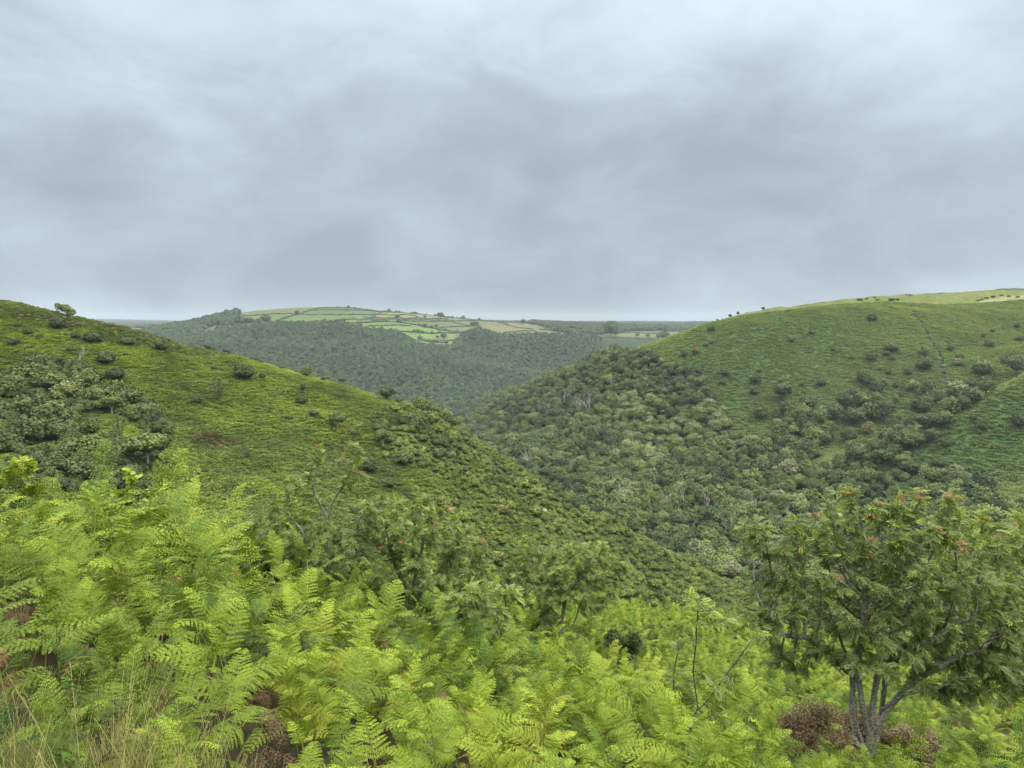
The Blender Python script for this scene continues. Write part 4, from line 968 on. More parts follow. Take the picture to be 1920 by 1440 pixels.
def bare_trees():
    T = [(1061, 748, 20, 32, 'pale bare tree, left of two tall dead ones high in the valley wood'), (1107, 756, 30, 42, 'broad bleached dead tree, tallest high in the valley wood'),
      (1087, 766, 14, 26, 'thin dead stem between the two tall dead trees'), (1152, 716, 32, 24, 'wide dead tree nearest the top edge of the valley wood'),
      (1034, 768, 10, 26, 'reddish dead snag left of the two tall dead trees'), (995, 862, 24, 46, 'tall pale dead tree rising just behind the left spur'),
      (1221, 795, 20, 22, 'small bleached tree top at the right of the valley wood'), (1120, 818, 20, 30, 'dead tree standing below the tallest bleached one'),
      (1110, 870, 20, 20, 'spiky dead top low in the middle of the valley wood'), (1076, 880, 14, 22, 'grey dead top left of the spiky one'),
      (1412, 946, 32, 36, 'twisted white dead tree just left of the rowan crown'), (1385, 938, 24, 32, 'grey bare tree left of the twisted white one'),
      (1260, 944, 18, 40, 'leaning pale stem at the left of the thin stem group'), (1285, 936, 14, 44, 'second leaning pale stem in the thin stem group'),
      (1325, 940, 18, 50, 'tallest leaning pale stem in the thin stem group'), (1345, 974, 18, 42, 'leaning grey stem low at the right of the thin stem group'),
      (1366, 990, 16, 36, 'last grey stem right of the thin stem group'), (1355, 892, 18, 20, 'bare grey top above the thin stem group'),
      (1478, 965, 14, 26, 'pale bare stem showing over the left part of the rowan'), (1302, 976, 16, 42, 'leaning grey stem low at the left of the thin stem group'),
      (1310, 900, 14, 30, 'slim bare stem above the leaning stems'), (1240, 900, 12, 26, 'slim dead stem left of the thin stem group')]
    for i, (u, v, w, h, lab) in enumerate(T):
        # v: middle of the visible part; root placed behind its front neighbours
        x, y, z = hit(u, v + h * .55, 345, 1040); r = math.hypot(x, y)
        hh, ww = h / F * r * 1.35, w / F * r
        mb, tips = bare_tree(40 + i, hh, ww, lean=-.22 if 1250 < u < 1350 and v > 930 else 0)
        root = obj('dead_tree', mb.mesh('dead_tree', M['dead_wood'], True), loc=(x, y, z)); tag(root, lab, 'dead tree', 'dead and bare trees in the valley wood')
    # lone bare stem on the left hill and thin grey pole in the foreground
    x, y, z = hit(146, 680, 130, 340); mb, _ = bare_tree(91, 8.5, 2.2, stems=2)
    o = obj('bare_tree', mb.mesh('bare_tree', M['pale_bark'], True), loc=(x, y, z)); tag(o, 'bare white forked stem standing alone on the upper left hillside', 'dead tree')
bare_trees()

# ------------------------------------------------------------------ hedges, field trees, skyline gorse
HEDGES = [
 ([(455, 592), (500, 589.5), (550, 588)], 'hedge left of the hedge junction tree on the top fields'),
 ([(500, 606), (520, 601), (545, 593), (560, 589)], 'thick diagonal hedge rising to the hedge junction'),
 ([(560, 589), (566, 586), (580, 581), (605, 577)], 'hedge curving up from the junction to the far hilltop'),
 ([(560, 589), (640, 590), (706, 590)], 'long level hedge right of the hedge junction'),
 ([(580, 581), (650, 581), (718, 584)], 'upper level hedge near the far hilltop'),
 ([(605, 576.5), (650, 577), (700, 582), (718, 584)], 'hedge along the very top of the far hill'),
 ([(500, 605), (560, 604), (600, 603), (640, 600), (668, 598)], 'wavy hedge above the top edge of the far wood'),
 ([(718, 585), (704, 592), (682, 599)], 'short hedge slanting between the green and yellow fields'),
 ([(720, 584.5), (780, 588), (838, 594)], 'tree lined hedge on the skyline right of the hilltop'),
 ([(712, 589.5), (780, 591)], 'thin hedge between the pale yellow and tan strips'),
 ([(684, 595.5), (740, 595.5), (785, 596), (840, 597.5)], 'hedge under the tan strip field'),
 ([(668, 600), (720, 599.5), (800, 599), (830, 601)], 'hedge second below the tan strip field'),
 ([(668, 605), (720, 603), (760, 605.5), (790, 611), (820, 617), (855, 623), (878, 624)], 'long dark hedge crossing the patchwork diagonally'),
 ([(690, 611.5), (720, 610), (770, 610.5)], 'short hedge inside the bright field under the diagonal hedge'),
 ([(735, 620), (780, 622.5), (830, 624), (885, 623.5), (930, 623)], 'thick level hedge above the lowest bright fields'),
 ([(745, 623), (760, 628), (772, 634)], 'stubby slanting hedge between the two bright lowest fields'),
 ([(750, 636), (800, 637), (853, 638)], 'thin hedge under the field with two trees'),
 ([(786, 634), (800, 640), (838, 643)], 'dense bank of trees in the lowest fields'),
 ([(838, 594), (880, 598.5), (930, 603), (1000, 607)], 'hedge along the descending skyline of the far fields'),
 ([(740, 597), (770, 602), (830, 602), (858, 606), (882, 611)], 'hedge slanting through the olive fields'),
 ([(820, 615), (860, 612), (905, 610.5)], 'level hedge between the olive and tan fields'),
 ([(830, 601), (870, 601.5), (925, 602.5), (945, 607), (960, 611.5), (1000, 617)], 'hedge over the brown field'),
 ([(945, 623.5), (975, 621), (1002, 619)], 'hedge under the brown field'),
 ([(1012, 618), (1060, 622), (1096, 627)], 'hedge slanting below the plateau wood'),
 ([(1100, 631), (1160, 633), (1250, 637)], 'hedge above the dark field beside the right hill'),
 ([(1150, 622), (1200, 623), (1245, 625)], 'hedge behind the small pale field beside the right hill'),
]
def hedges():
    for k, (P, lab) in enumerate(HEDGES):
        g = np.random.default_rng(1200 + k); W = [hit(u, v + .6, 1780, 2900) for u, v in P]; mb = MB(); dens = 3.6
        thick = any(q in lab for q in ('thick', 'tree lined', 'dense', 'plateau', 'skyline', 'long dark'))
        for a, b in zip(W[:-1], W[1:]):
            L_ = math.hypot(b[0] - a[0], b[1] - a[1]); n = max(3, int(L_ / dens))
            for t in (np.arange(n) + .5) / n:
                x, y = a[0] + (b[0] - a[0]) * t + g.uniform(-1, 1), a[1] + (b[1] - a[1]) * t + g.uniform(-1, 1); z = float(height(x, y))
                s = g.uniform(2.2, 3.6) * (1.35 if thick else 1); sz = s * g.uniform(.55, .9)
                if thick and g.uniform() < .10: s *= 1.7; sz *= 2.2
                V, Fc = ICO1; mb.add(V * [s, s, sz] * g.uniform(.75, 1.2, (len(V), 1)) + [x, y, z + sz * .5], Fc, g.uniform(.2, .6))
        o = obj('hedgerow', mb.mesh('hedgerow', M['far_oak'])); tag(o, lab, 'hedge', 'hedges between the far fields', tint=.12)
    FT = [(557, 587, 10, 'round tree at the hedge junction on the far fields'), (643, 602, 11, 'round tree standing just above the far wood edge'), (832, 631, 13, 'round tree alone in the lowest bright field'),
      (820, 632, 7, 'small tree left of the round one in the lowest bright field'), (797, 611, 10, 'tree growing out of the long diagonal hedge'), (818, 611, 8, 'smaller tree right along the long diagonal hedge'),
      (745, 594, 9, 'tree in the hedge under the tan strip field'), (869, 595.5, 7, 'lone tree on the descending skyline of the far fields'), (885, 608, 10, 'left tree of two at the edge of the brown field'), (893, 609, 12, 'right tree of two at the edge of the brown field'),
      (782, 594, 5, 'tiny tree, left one in the pale strip field'), (797, 594, 7, 'tiny tree in the middle of the pale strip field'), (653, 575.5, 7, 'small bush on the far hilltop'),
      (826, 592, 14, 'rounded copse on the skyline of the far fields'), (981, 604, 12, 'big rounded tree on the skyline left of the plateau wood'), (898, 616, 16, 'large rounded tree at the top corner of the far wood'),
      (912, 622, 18, 'tree joining the corner tree to the far wood'), (1136, 624, 11, 'round tree left of the small pale field'), (1155, 627, 9, 'round tree below the plateau wood'), (1245, 629, 24, 'dark tree clump where the fields meet the right hill'),
      (1195, 628, 9, 'first tree of the row above the dark field'), (1215, 629, 9, 'second tree of the row above the dark field'), (1235, 631, 12, 'third tree of the row above the dark field'),
      (1146, 618, 34, 'large dark wood block on the plateau'), (1118, 614, 12, 'tree on the plateau left of the dark wood block'), (1240, 607, 7, 'tiny tree on the farthest ridge'),
      (407, 588, 12, 'left rounded tree on the rising skyline of the far hill'), (425, 586, 14, 'second rounded tree on the rising skyline of the far hill'), (442, 584, 14, 'top rounded tree on the skyline of the far hill'), (388, 596, 16, 'lower rounded tree on the far skyline'), (372, 604, 14, 'lowest rounded tree at the left end of the far skyline'),
      (498, 600, 22, 'dark copse left of the diagonal hedge')]
    for u, v, w, lab in FT:
        x, y, z = hit(u, v + w * .35, 1780, 3000); r = math.hypot(x, y); 
        root = place_tree('oak', x, y, w / F * r, lab, None, .12, z=z, hs=.8 if w > 15 else .95)
    # skyline gorse on the right hill
    for i, (u, v, w) in enumerate([(1355, 594, 6), (1362, 592, 6), (1345, 598, 8), (1338, 601, 6), (1400, 583, 5), (1545, 567, 5), (1562, 570, 7), (1612, 560, 12), (1625, 558.5, 8), (1645, 560, 10), (1672, 559, 16), (1683, 560, 10), (1699, 552, 6), (1707, 551.5, 7), (1760, 549, 4), (1640, 556, 8), (1850, 557, 9), (1862, 555, 9), (1878, 552, 8), (1892, 550, 9), (1908, 548, 9), (1841, 560, 8), (1834, 562, 7), (1300, 618, 8), (1288, 623, 7), (1270, 628, 6), (1312, 612, 8)]):
        x, y, z = hit(u, v + w * .3, 690, 1000); r = math.hypot(x, y)
        where = 'on the skyline edge left of the pasture' if u < 1420 else ('along the foot of the pasture on the right hill' if u < 1730 else 'in the hedge line crossing the right pasture')
        place_tree('bush', x, y, w / F * r * .8, 'tiny dark gorse bush ' + where, 'gorse bushes ' + where, .1, z=z, hs=.5)
hedges()
def trail():
    """narrow worn line down the right slope"""
    P = [(1712, 582), (1716, 590), (1722, 597), (1728, 604), (1737, 622), (1742, 634), (1752, 648), (1762, 664), (1767, 678), (1766, 692), (1770, 708), (1780, 722), (1785, 732)]
    W = np.array([hit(u, v, 500, 900) for u, v in P]); mb = MB(); n = 140; t = np.linspace(0, len(W) - 1, n)
    X = np.interp(t, range(len(W)), W[:, 0]) + rng.normal(size=n) * .9; Y = np.interp(t, range(len(W)), W[:, 1]) + rng.normal(size=n) * .8
    w = rng.uniform(.35, 1.1, n); V = []
    for k in range(n):
        for s in (-1, 0, 1): V.append([X[k] + s * w[k], Y[k], height(X[k] + s * w[k], Y[k]) + (1.0 if s else .35)])
    i = np.arange(n - 1)[:, None] * 3; Fc = np.concatenate([np.stack([i[:, 0] + a, i[:, 0] + a + 1, i[:, 0] + a + 4, i[:, 0] + a + 3], 1) for a in (0, 1)])
    mb.add(V, Fc, .2); m = foliage('trail_soil', [(.008, .016, .006), (.014, .024, .008)], nscale=.3)
    tag(obj('worn_trail', mb.mesh('worn_trail', m)), 'thin dark trail winding down the right bracken slope', 'path', kind='structure')
    P = [(1013, 938), (1020, 950), (1020, 966)]; W = [hit(u, v, 150, 340) for u, v in P]; mb = MB(); V = []
    for (x, y, z), w in zip(W, (.5, 1.1, .8)):
        for s in (-1, 1): V.append([x + s * w, y, height(x + s * w, y) + .12])
    mb.add(V, [[0, 1, 3, 2], [2, 3, 5, 4]], .5); m = foliage('path_stone', [(.30, .27, .19), (.36, .33, .24)], nscale=1)
    tag(obj('footpath', mb.mesh('footpath', m)), 'short pale stretch of footpath showing in the scrub of the left spur', 'path', kind='structure')
trail()

# ------------------------------------------------------------------ the bracken bank in the foreground
def frond(g, L, fine=1.0, width=.42, curl=0.0, arch=1.0, droop=.5, young=0.0):
    """one bracken blade lying along +x, base at the origin; returns MB with slots 0 leaf, 1 rachis"""
    npair = int(9 + 6 * L / .5); P2, lv, Dr = [], [], []
    ts = np.linspace(.10, .97, npair)
    for i, t in enumerate(ts):
        pl = L * width * (1 - t) ** .75 * (.55 + .45 * min(1, (t + .05) * 5)) + .008
        for s in (-1, 1):
            dr = g.uniform(.2, 1.4); rl = g.uniform(-.35, .35)
            ang = s * (1.18 - .25 * t + g.normal() * .05); d = np.array([math.cos(ang), math.sin(ang)]); b = np.array([t * L + g.normal() * .002, 0])
            k = max(3, int(pl / (.0095 / fine))); q = (np.arange(k) + .6) / k; ll = np.minimum(.30 * pl, L / npair * .40) * (1 - q) ** .45 + .002
            sp = pl / k; nrm = np.array([-d[1], d[0]])
            for ss in (-1, 1):
                c = b + d * (q[:, None] * pl); dd = unit(d * .35 + nrm * ss); hw = sp * .44; tw = 1
                v0 = c - d * hw; v1 = c + d * hw; v2 = c + dd * ll[:, None] + d * hw * .55; v3 = c + dd * ll[:, None] - d * hw * .2
                P2.append(np.stack([v0, v1, v2, v3], 1).reshape(-1, 2)); Dr.append(np.full(4 * k, dr)); Dr[-1][2::4] += 0; Dr[-1] = np.stack([Dr[-1], np.tile([0, 0, ss * rl, ss * rl], k) * np.repeat(ll, 4)], 1)
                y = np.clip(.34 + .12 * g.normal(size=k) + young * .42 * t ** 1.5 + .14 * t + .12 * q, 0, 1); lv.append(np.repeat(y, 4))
    P = np.vstack(P2); lv = np.concatenate(lv)
    n = len(P) // 4; Dr = np.vstack(Dr); rj = np.repeat(g.normal(size=n) * .0016, 4) + Dr[:, 1]; Dr = Dr[:, 0]
    cx = np.linspace(0, L, 40); phi = np.linspace(0, 1, 40); a = .10 - arch * 1.15 * phi - curl * 3.6 * np.clip(phi - .72, 0, 1) ** 1.3 * 3
    px = np.concatenate([[0], np.cumsum(np.cos(a[:-1]) * np.diff(cx))]); pz = np.concatenate([[0], np.cumsum(np.sin(a[:-1]) * np.diff(cx))])
    def bend(P, off, Dr=1.0):
        x, y = P[:, 0], P[:, 1]; A = np.interp(x, cx, a); X0 = np.interp(x, cx, px); Z0 = np.interp(x, cx, pz)
        ex = x - L; ex = np.where(ex > 0, ex, 0)
        dd = droop * Dr; yy = y * np.cos(np.minimum(np.abs(dd), 1.2) * np.abs(y) / (L * width)); nz = -dd * y * y / (L * width) * .9 + off
        return np.stack([X0 - np.sin(A) * nz + ex * np.cos(A), yy, Z0 + np.cos(A) * nz + ex * np.sin(A)], 1)
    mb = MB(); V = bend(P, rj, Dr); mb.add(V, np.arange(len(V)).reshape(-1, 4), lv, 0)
    rp = np.stack([np.linspace(-.0, L * .98, 12), np.zeros(12)], 1); R3 = bend(rp, -.001)
    tube(mb, R3, np.linspace(.0026, .0008, 12) * (L / .45), 3, .6, 1)
    return mb
def rot_z(a): c, s = math.cos(a), math.sin(a); return np.array([[c, -s, 0], [s, c, 0], [0, 0, 1.]])
def rot_y(a): c, s = math.cos(a), math.sin(a); return np.array([[c, 0, s], [0, 1, 0], [-s, 0, c]])
def rot_x(a): c, s = math.cos(a), math.sin(a); return np.array([[1, 0, 0], [0, c, -s], [0, s, c]])
def plant(seed, fine=1.0, H=None, young=None, merged=True):
    """bracken plant: upright stem with opposite blades in tiers; returns (stem MB, [blade MBs])"""
    g = np.random.default_rng(seed); H = H or g.uniform(.55, .9); young = g.uniform(.0, .8) if young is None else young
    lean = g.normal(size=2) * .10 + [.07, 0]; n = 9; t = np.linspace(0, 1, n)
    S = np.stack([lean[0] * t ** 2 * H, lean[1] * t ** 2 * H, t * H], 1); st = MB()
    tube(st, S - [0, 0, .1] * (1 - t)[:, None], np.linspace(.0055, .0025, n), 5, .5, 0)
    blades = []; tiers = g.integers(3, 5); az = g.uniform(0, math.pi)
    for k in range(tiers):
        f = .46 + .50 * k / (tiers - 1) * g.uniform(.92, 1.0); Lb = (.47 - .085 * k) * g.uniform(.85, 1.15); a0 = az + g.normal() * .25 + k * .35
        p = np.array([np.interp(f, t, S[:, i]) for i in range(3)])
        for s in (0, 1):
            b = frond(g, Lb, fine, g.uniform(.30, .40), curl=g.uniform(0, .5) * young, arch=g.uniform(.45, 1.1), droop=g.uniform(.2, .9), young=young * (.3 + .25 * k))
            R = rot_z(a0 + s * math.pi + g.normal() * .15) @ rot_y(-g.uniform(.25, .85) - .12 * k) @ rot_x(g.normal() * .35)
            blades.append((b, R, p))
    b = frond(g, .24 * g.uniform(.8, 1.25), fine, .40, curl=.9 * young, arch=g.uniform(.3, .9), droop=.5, young=young)
    blades.append((b, rot_z(g.uniform(0, 6.28)) @ rot_y(-1.2), S[-1]))
    return st, blades
def plant_mesh(seed, fine, **k):
    st, bl = plant(seed, fine, **k); mb = MB()
    for b, R, p in bl: mb.merge(b, R, p)
    for V, f, a in zip(st.v, st.f, st.a):
        pass
    s2 = MB(); s2.merge(st); s2.m = [np.full_like(m, 1) for m in s2.m]; mb.merge(s2)
    return mb.mesh('bracken_plant', [M['bracken'], M['stem']])
ROWAN_CLEAR = []
def near_bracken():
    g = np.random.default_rng(77)
    fine_c = proto_coll('bracken_near', [plant_mesh(2000 + i, 1.0) for i in range(9)])
    mid_c = proto_coll('bracken_mid', [plant_mesh(2100 + i, .5) for i in range(8)])
    X1, Y1 = jgrid(-7, 7, 1.5, 8, .345, .95, 51); X2, Y2 = jgrid(-28, 48, 8, 60, .42, .95, 52); X3, Y3 = jgrid(8, 80, 60, 75, 1.15, .95, 53)
    X = np.concatenate([X1, X2, X3]); Y = np.concatenate([Y1, Y2, Y3]); big = np.concatenate([X1 * 0, X2 * 0, X3 * 0 + 1])
    k = inview(X, Y, 1.25) | ((Y < 3) & (np.abs(X) < 3.5)); X, Y, big = X[k], Y[k], big[k]
    ed = np.interp(np.arctan2(X, Y), [math.atan(ray(u, 1100)[0]) for u, _ in EDGE], [y for _, y in EDGE])
    dens = vnoise(X / .8, Y / .8, 12)
    k = ((Y < ed * 1.5) | ((X > .12 * Y) & (Y < 60))) & (dens > .21) & ~((X < -.75) & (X > -2.2) & (Y < 2.6) & (dens < .6))
    for cx_, cy_, cr in CLEAR: k &= np.hypot(X - cx_, (Y - cy_)) > cr
    X, Y, big = X[k], Y[k], big[k]; Z = height(X, Y); n = len(X); r = np.hypot(X, Y)
    s = (1 + 1.3 * big) * g.uniform(.72, 1.12, n) * (.72 + .46 * vnoise(X / 1.3, Y / 1.3, 15)); s = s * np.clip(.68 + .08 * (r - 1.5), .6, 1)
    uu_, _ = to_px(X, Y, Z)
    s *= 1 + (.34 * np.exp(-((uu_ - 250) / 130) ** 2) + .22 * np.exp(-((uu_ - 600) / 60) ** 2)) * np.clip((Y - 3.5) / 2, 0, 1) * (Y < 9)
    t = np.clip(.06 + .95 * fbm(X / 1.1, Y / 1.1, 3, 81) + g.normal(size=n) * .17 + .02, 0, 1)
    rot = np.stack([g.normal(size=n) * .14, g.normal(size=n) * .14 + .10, g.uniform(0, 6.28, n)], 1)
    near = r < 6.5
    # the nearest, largest plants one by one, with their own stem and fronds
    u, v = to_px(X, Y, Z + .7 * s); cand = np.nonzero(near & (u > -40) & (u < 1960) & (v < 1500) & (v > 980))[0]
    cand = cand[np.argsort(r[cand])][:110]; prot = []
    for i in range(6):
        st, bl = plant(2300 + i, 1.0); bm = []
        for b, R, p in bl: q = MB(); q.merge(b, R, p); bm.append(q.mesh('frond', [M['bracken'], M['stem']]))
        prot.append((st.mesh('stem', M['stem'], True), bm))
    for c, i in enumerate(cand):
        st, bm = prot[c % 6]; root = bpy.data.objects.new('bracken_plant', None); COL.objects.link(root)
        root.location = (X[i], Y[i], Z[i]); root.rotation_euler = rot[i]; root.scale = (s[i],) * 3; root.empty_display_size = .1
        uu = u[i]; tn = 'deep green' if t[i] < .42 else ('fresh green' if t[i] < .62 else 'yellow green')
        wh = ('in the bottom left corner grass', 'just right of the bottom left grass', 'below the dark low rowan', 'below the forked rowan', 'below the berried rowan', 'below the central rowan', 'below the leaning sapling', 'beside the large rowan trunk', 'in the bottom right corner')[int(min(8, max(0, uu / 213.4)))]
        rw = 'highest row' if v[i] < 1150 else ('middle row' if v[i] < 1300 else 'lowest row')
        tag(root, '%s bracken, %s of near ferns %s' % (tn, rw, wh), 'fern', 'nearest bracken plants ' + wh)
        o = obj('stem', st, root); o['tint'] = float(t[i])
        for q in bm: o = obj('frond', q, root); o['tint'] = float(t[i])
    rest = np.ones(n, bool); rest[cand] = False
    for nm, c, msk, nv, lab in (('bracken_thicket', fine_c, rest & near, 9, 'dense bright bracken thicket filling the foreground bank'), ('bracken_slope', mid_c, rest & ~near, 8, 'lighter bracken running down the slope behind the nearest ferns')):
        m = np.nonzero(msk)[0]; print(nm, len(m))
        scatter(nm, c, np.stack([X[m], Y[m], Z[m] - .03], 1), rot[m], s[m], g.integers(0, nv, len(m)), t[m], lab, 'bracken')
    # dead, rusty fronds lying between the green ones
    db = []
    for i in range(4):
        mb = MB(); gg = np.random.default_rng(2500 + i)
        for q in range(4): mb.merge(frond(gg, .35, .5, .3, curl=.6, arch=1.2, droop=1.0), rot_z(gg.uniform(0, 6.28)) @ rot_y(gg.uniform(-.3, .5)), np.array([0, 0, gg.uniform(.05, .45)]))
        db.append(mb.mesh('dead_fronds', [M['dead_frond'], M['dead_frond']]))
    m = np.nonzero(r < 9)[0]; m = g.choice(m, min(110, len(m)), replace=False)
    scatter('dead_bracken', proto_coll('dead_bracken_src', db), np.stack([X[m] + .1, Y[m], Z[m] + .05], 1), g.uniform(0, 6.28, len(m)), g.uniform(.5, .95, len(m)), g.integers(0, 4, len(m)), g.uniform(0, 1, len(m)), 'rust brown dead bracken fronds lying among the green', 'dead bracken')
def grass():
    g = np.random.default_rng(88); ms = []
    for i in range(4):
        mb = MB()
        for b in range(60):
            a = g.uniform(0, 6.28); L = g.uniform(.25, .65); rr = g.uniform(0, .09); k = g.uniform(.1, .6); t = np.linspace(0, 1, 5)
            P = np.stack([math.cos(a) * (rr + k * L * t ** 2), math.sin(a) * (rr + k * L * t ** 2), L * t * (1 - .25 * k * t)], 1)
            S = np.array([-math.sin(a), math.cos(a), 0]) * .0022 * (1 - t[:, None] * .85); V = np.stack([P - S, P + S], 1).reshape(-1, 3)
            j = np.arange(4)[:, None] * 2; mb.add(V, np.concatenate([j, j + 1, j + 3, j + 2], 1), g.uniform(.2, .9))
        for b in range(2):                                   # seed heads
            a = g.uniform(0, 6.28); L = g.uniform(.7, .95); t = np.linspace(0, 1, 7); P = np.stack([math.cos(a) * .25 * L * t ** 2, math.sin(a) * .25 * L * t ** 2, L * t], 1)
            tube(mb, P, np.full(7, .0013), 3, .9)
            for q in range(26):
                f = g.uniform(.75, 1.0); c = np.array([np.interp(f, t, P[:, m]) for m in range(3)]) + g.normal(size=3) * .010
                V, Fc = quads_from(c[None], unit(g.normal(size=(1, 3))), np.array([[0, 0, 1.]]), .003, .012); mb.add(V, Fc, .95)
        ms.append(mb.mesh('grass_tuft', M['grass']))
    X = np.concatenate([g.uniform(-2.4, -1.15, 200), g.uniform(-4.5, 6, 110)]); Y = np.concatenate([g.uniform(1.5, 3.1, 200), g.uniform(1.5, 7, 110)])
    n = len(X); Z = height(X, Y)
    scatter('grass', proto_coll('grass_src', ms), np.stack([X, Y, Z - .02], 1), g.uniform(0, 6.28, n), g.uniform(.55, .95, n), g.integers(0, 4, n), np.clip(g.normal(size=n) * .25 + .55, 0, 1), 'long seeding grass among the ferns at the bottom left', 'grass')

# ------------------------------------------------------------------ rowans and other foreground trees
def colonize(seeds, env, n, D, g, kill=1.7, infl=9):
    """space colonisation: seeds = polylines, env = list of (centre, radii); returns nodes, parents"""
    P, par = [], []
    for pl in seeds:
        pl = np.asarray(pl, float); link = -1
        if P:
            d = np.linalg.norm(np.array(P) - pl[0], axis=1); link = int(np.argmin(d)) if d.min() < .25 else -1
        for a, b in zip(pl[:-1], pl[1:]):
            m = max(1, int(np.linalg.norm(b - a) / D))
            for t in np.arange(m) / m:
                q = a + (b - a) * t + g.normal(size=3) * D * .07; P.append(q); par.append(link); link = len(P) - 1
    A = []
    vol = np.array([np.prod(r) ** (2 / 3) for _, r in env]); cnt = (vol / vol.sum() * n).astype(int)
    for (c, r), m in zip(env, cnt):
        d = unit(g.normal(size=(m, 3))) * (g.uniform(0, 1, (m, 1)) ** .42); A.append(np.asarray(c) + d * r)
    A = np.vstack(A); P = list(P)
    for it in range(90):
        if len(A) == 0: break
        Q = np.array(P); D2 = ((A[:, None] - Q[None]) ** 2).sum(2); j = D2.argmin(1); dm = np.sqrt(D2[np.arange(len(A)), j])
        keep = dm > D * kill; A, j, dm = A[keep], j[keep], dm[keep]
        act = dm < D * infl if (dm < D * infl).any() else dm < dm.min() * 1.3 if len(dm) else []
        if len(A) == 0: break
        new = 0
        for k in np.unique(j[act]):
            s = A[(j == k) & act] - Q[k]; d = unit(s).sum(0) + g.normal(size=3) * .18 + [0, 0, .12]
            q = Q[k] + unit(d) * D
            if new < 4000 and np.min(((Q[max(0, len(Q) - 4000):] - q) ** 2).sum(1)) > (D * .35) ** 2: P.append(q); par.append(int(k)); new += 1
        if new == 0: break
    return np.array(P), np.array(par)
def skeleton_mesh(P, par, tip=.0026, power=.47, rmax=.055, rbase=None):
    n = len(P); w = np.ones(n)
    kids = [[] for _ in range(n)]
    for i in range(n - 1, -1, -1):
        if par[i] >= 0: w[par[i]] += w[i]; kids[par[i]].append(i)
    R = np.minimum(tip * w ** power, rmax); mb = MB(); seen = np.zeros(n, bool)
    starts = [i for i in range(n) if par[i] < 0]
    stack = [(i, None) for i in starts]
    while stack:
        i, pre = stack.pop(); ch = [] if pre is None else [pre]; cur = i
        while True:
            ch.append(cur)
            if not kids[cur]: break
            ks = sorted(kids[cur], key=lambda q: -w[q])
            for q in ks[1:]: stack.append((q, cur))
            cur = ks[0]
        if len(ch) < 2: continue
        rr = R[ch].copy()
        if pre is not None: rr[0] = min(rr[0], rr[1] * 1.15)
        Pc = P[ch].copy(); Pc[1:-1] = Pc[1:-1] * .6 + (Pc[:-2] + Pc[2:]) * .2
        tube(mb, Pc, rr, 7 if rr[0] > .015 else 4, .5, 0 if rr[0] > .012 else 1)
    return mb, w
def rowan_leaf(g, L=.13, pairs=6):
    """pinnate leaf along +x"""
    V, lv = [], []
    for i in range(pairs):
        t = .28 + .62 * i / (pairs - 1); l = L * .36 * (1 - .35 * abs(t - .5)); w = l * .34
        for s in (-1, 1):
            a = s * (1.05 + g.normal() * .08); d = np.array([math.cos(a), math.sin(a), -.18 + g.normal() * .08]); nn = np.array([-d[1], d[0], 0]); b = np.array([t * L, 0, -.25 * L * t * t])
            V.append([b, b + d * l * .5 + nn * w * .5 + [0, 0, .004], b + d * l, b + d * l * .5 - nn * w * .5 + [0, 0, .004]]); 
    b = np.array([L * .92, 0, -.25 * L]); V.append([b, b + [L * .16, L * .06, 0], b + [L * .34, 0, -.02], b + [L * .16, -L * .06, 0]])
    V.append([[0, -.0012, 0], [0, .0012, 0], [L * .92, .0008, -.25 * L], [L * .92, -.0008, -.25 * L]])
    return np.array(V).reshape(-1, 3)
def lobed_leaf(g, L=.07):
    """simple lobed leaf (oak-like) as two strips"""
    t = np.array([0, .2, .35, .5, .65, .8, 1.]); w = np.array([.02, .16, .10, .26, .18, .24, .02]) * L * 1.2
    V = []
    for i in range(6):
        for s in (-1, 1): V.append([[t[i] * L, 0, 0], [t[i] * L, s * w[i], .006], [t[i + 1] * L, s * w[i + 1], .006], [t[i + 1] * L, 0, 0]])
    return np.array(V).reshape(-1, 3)
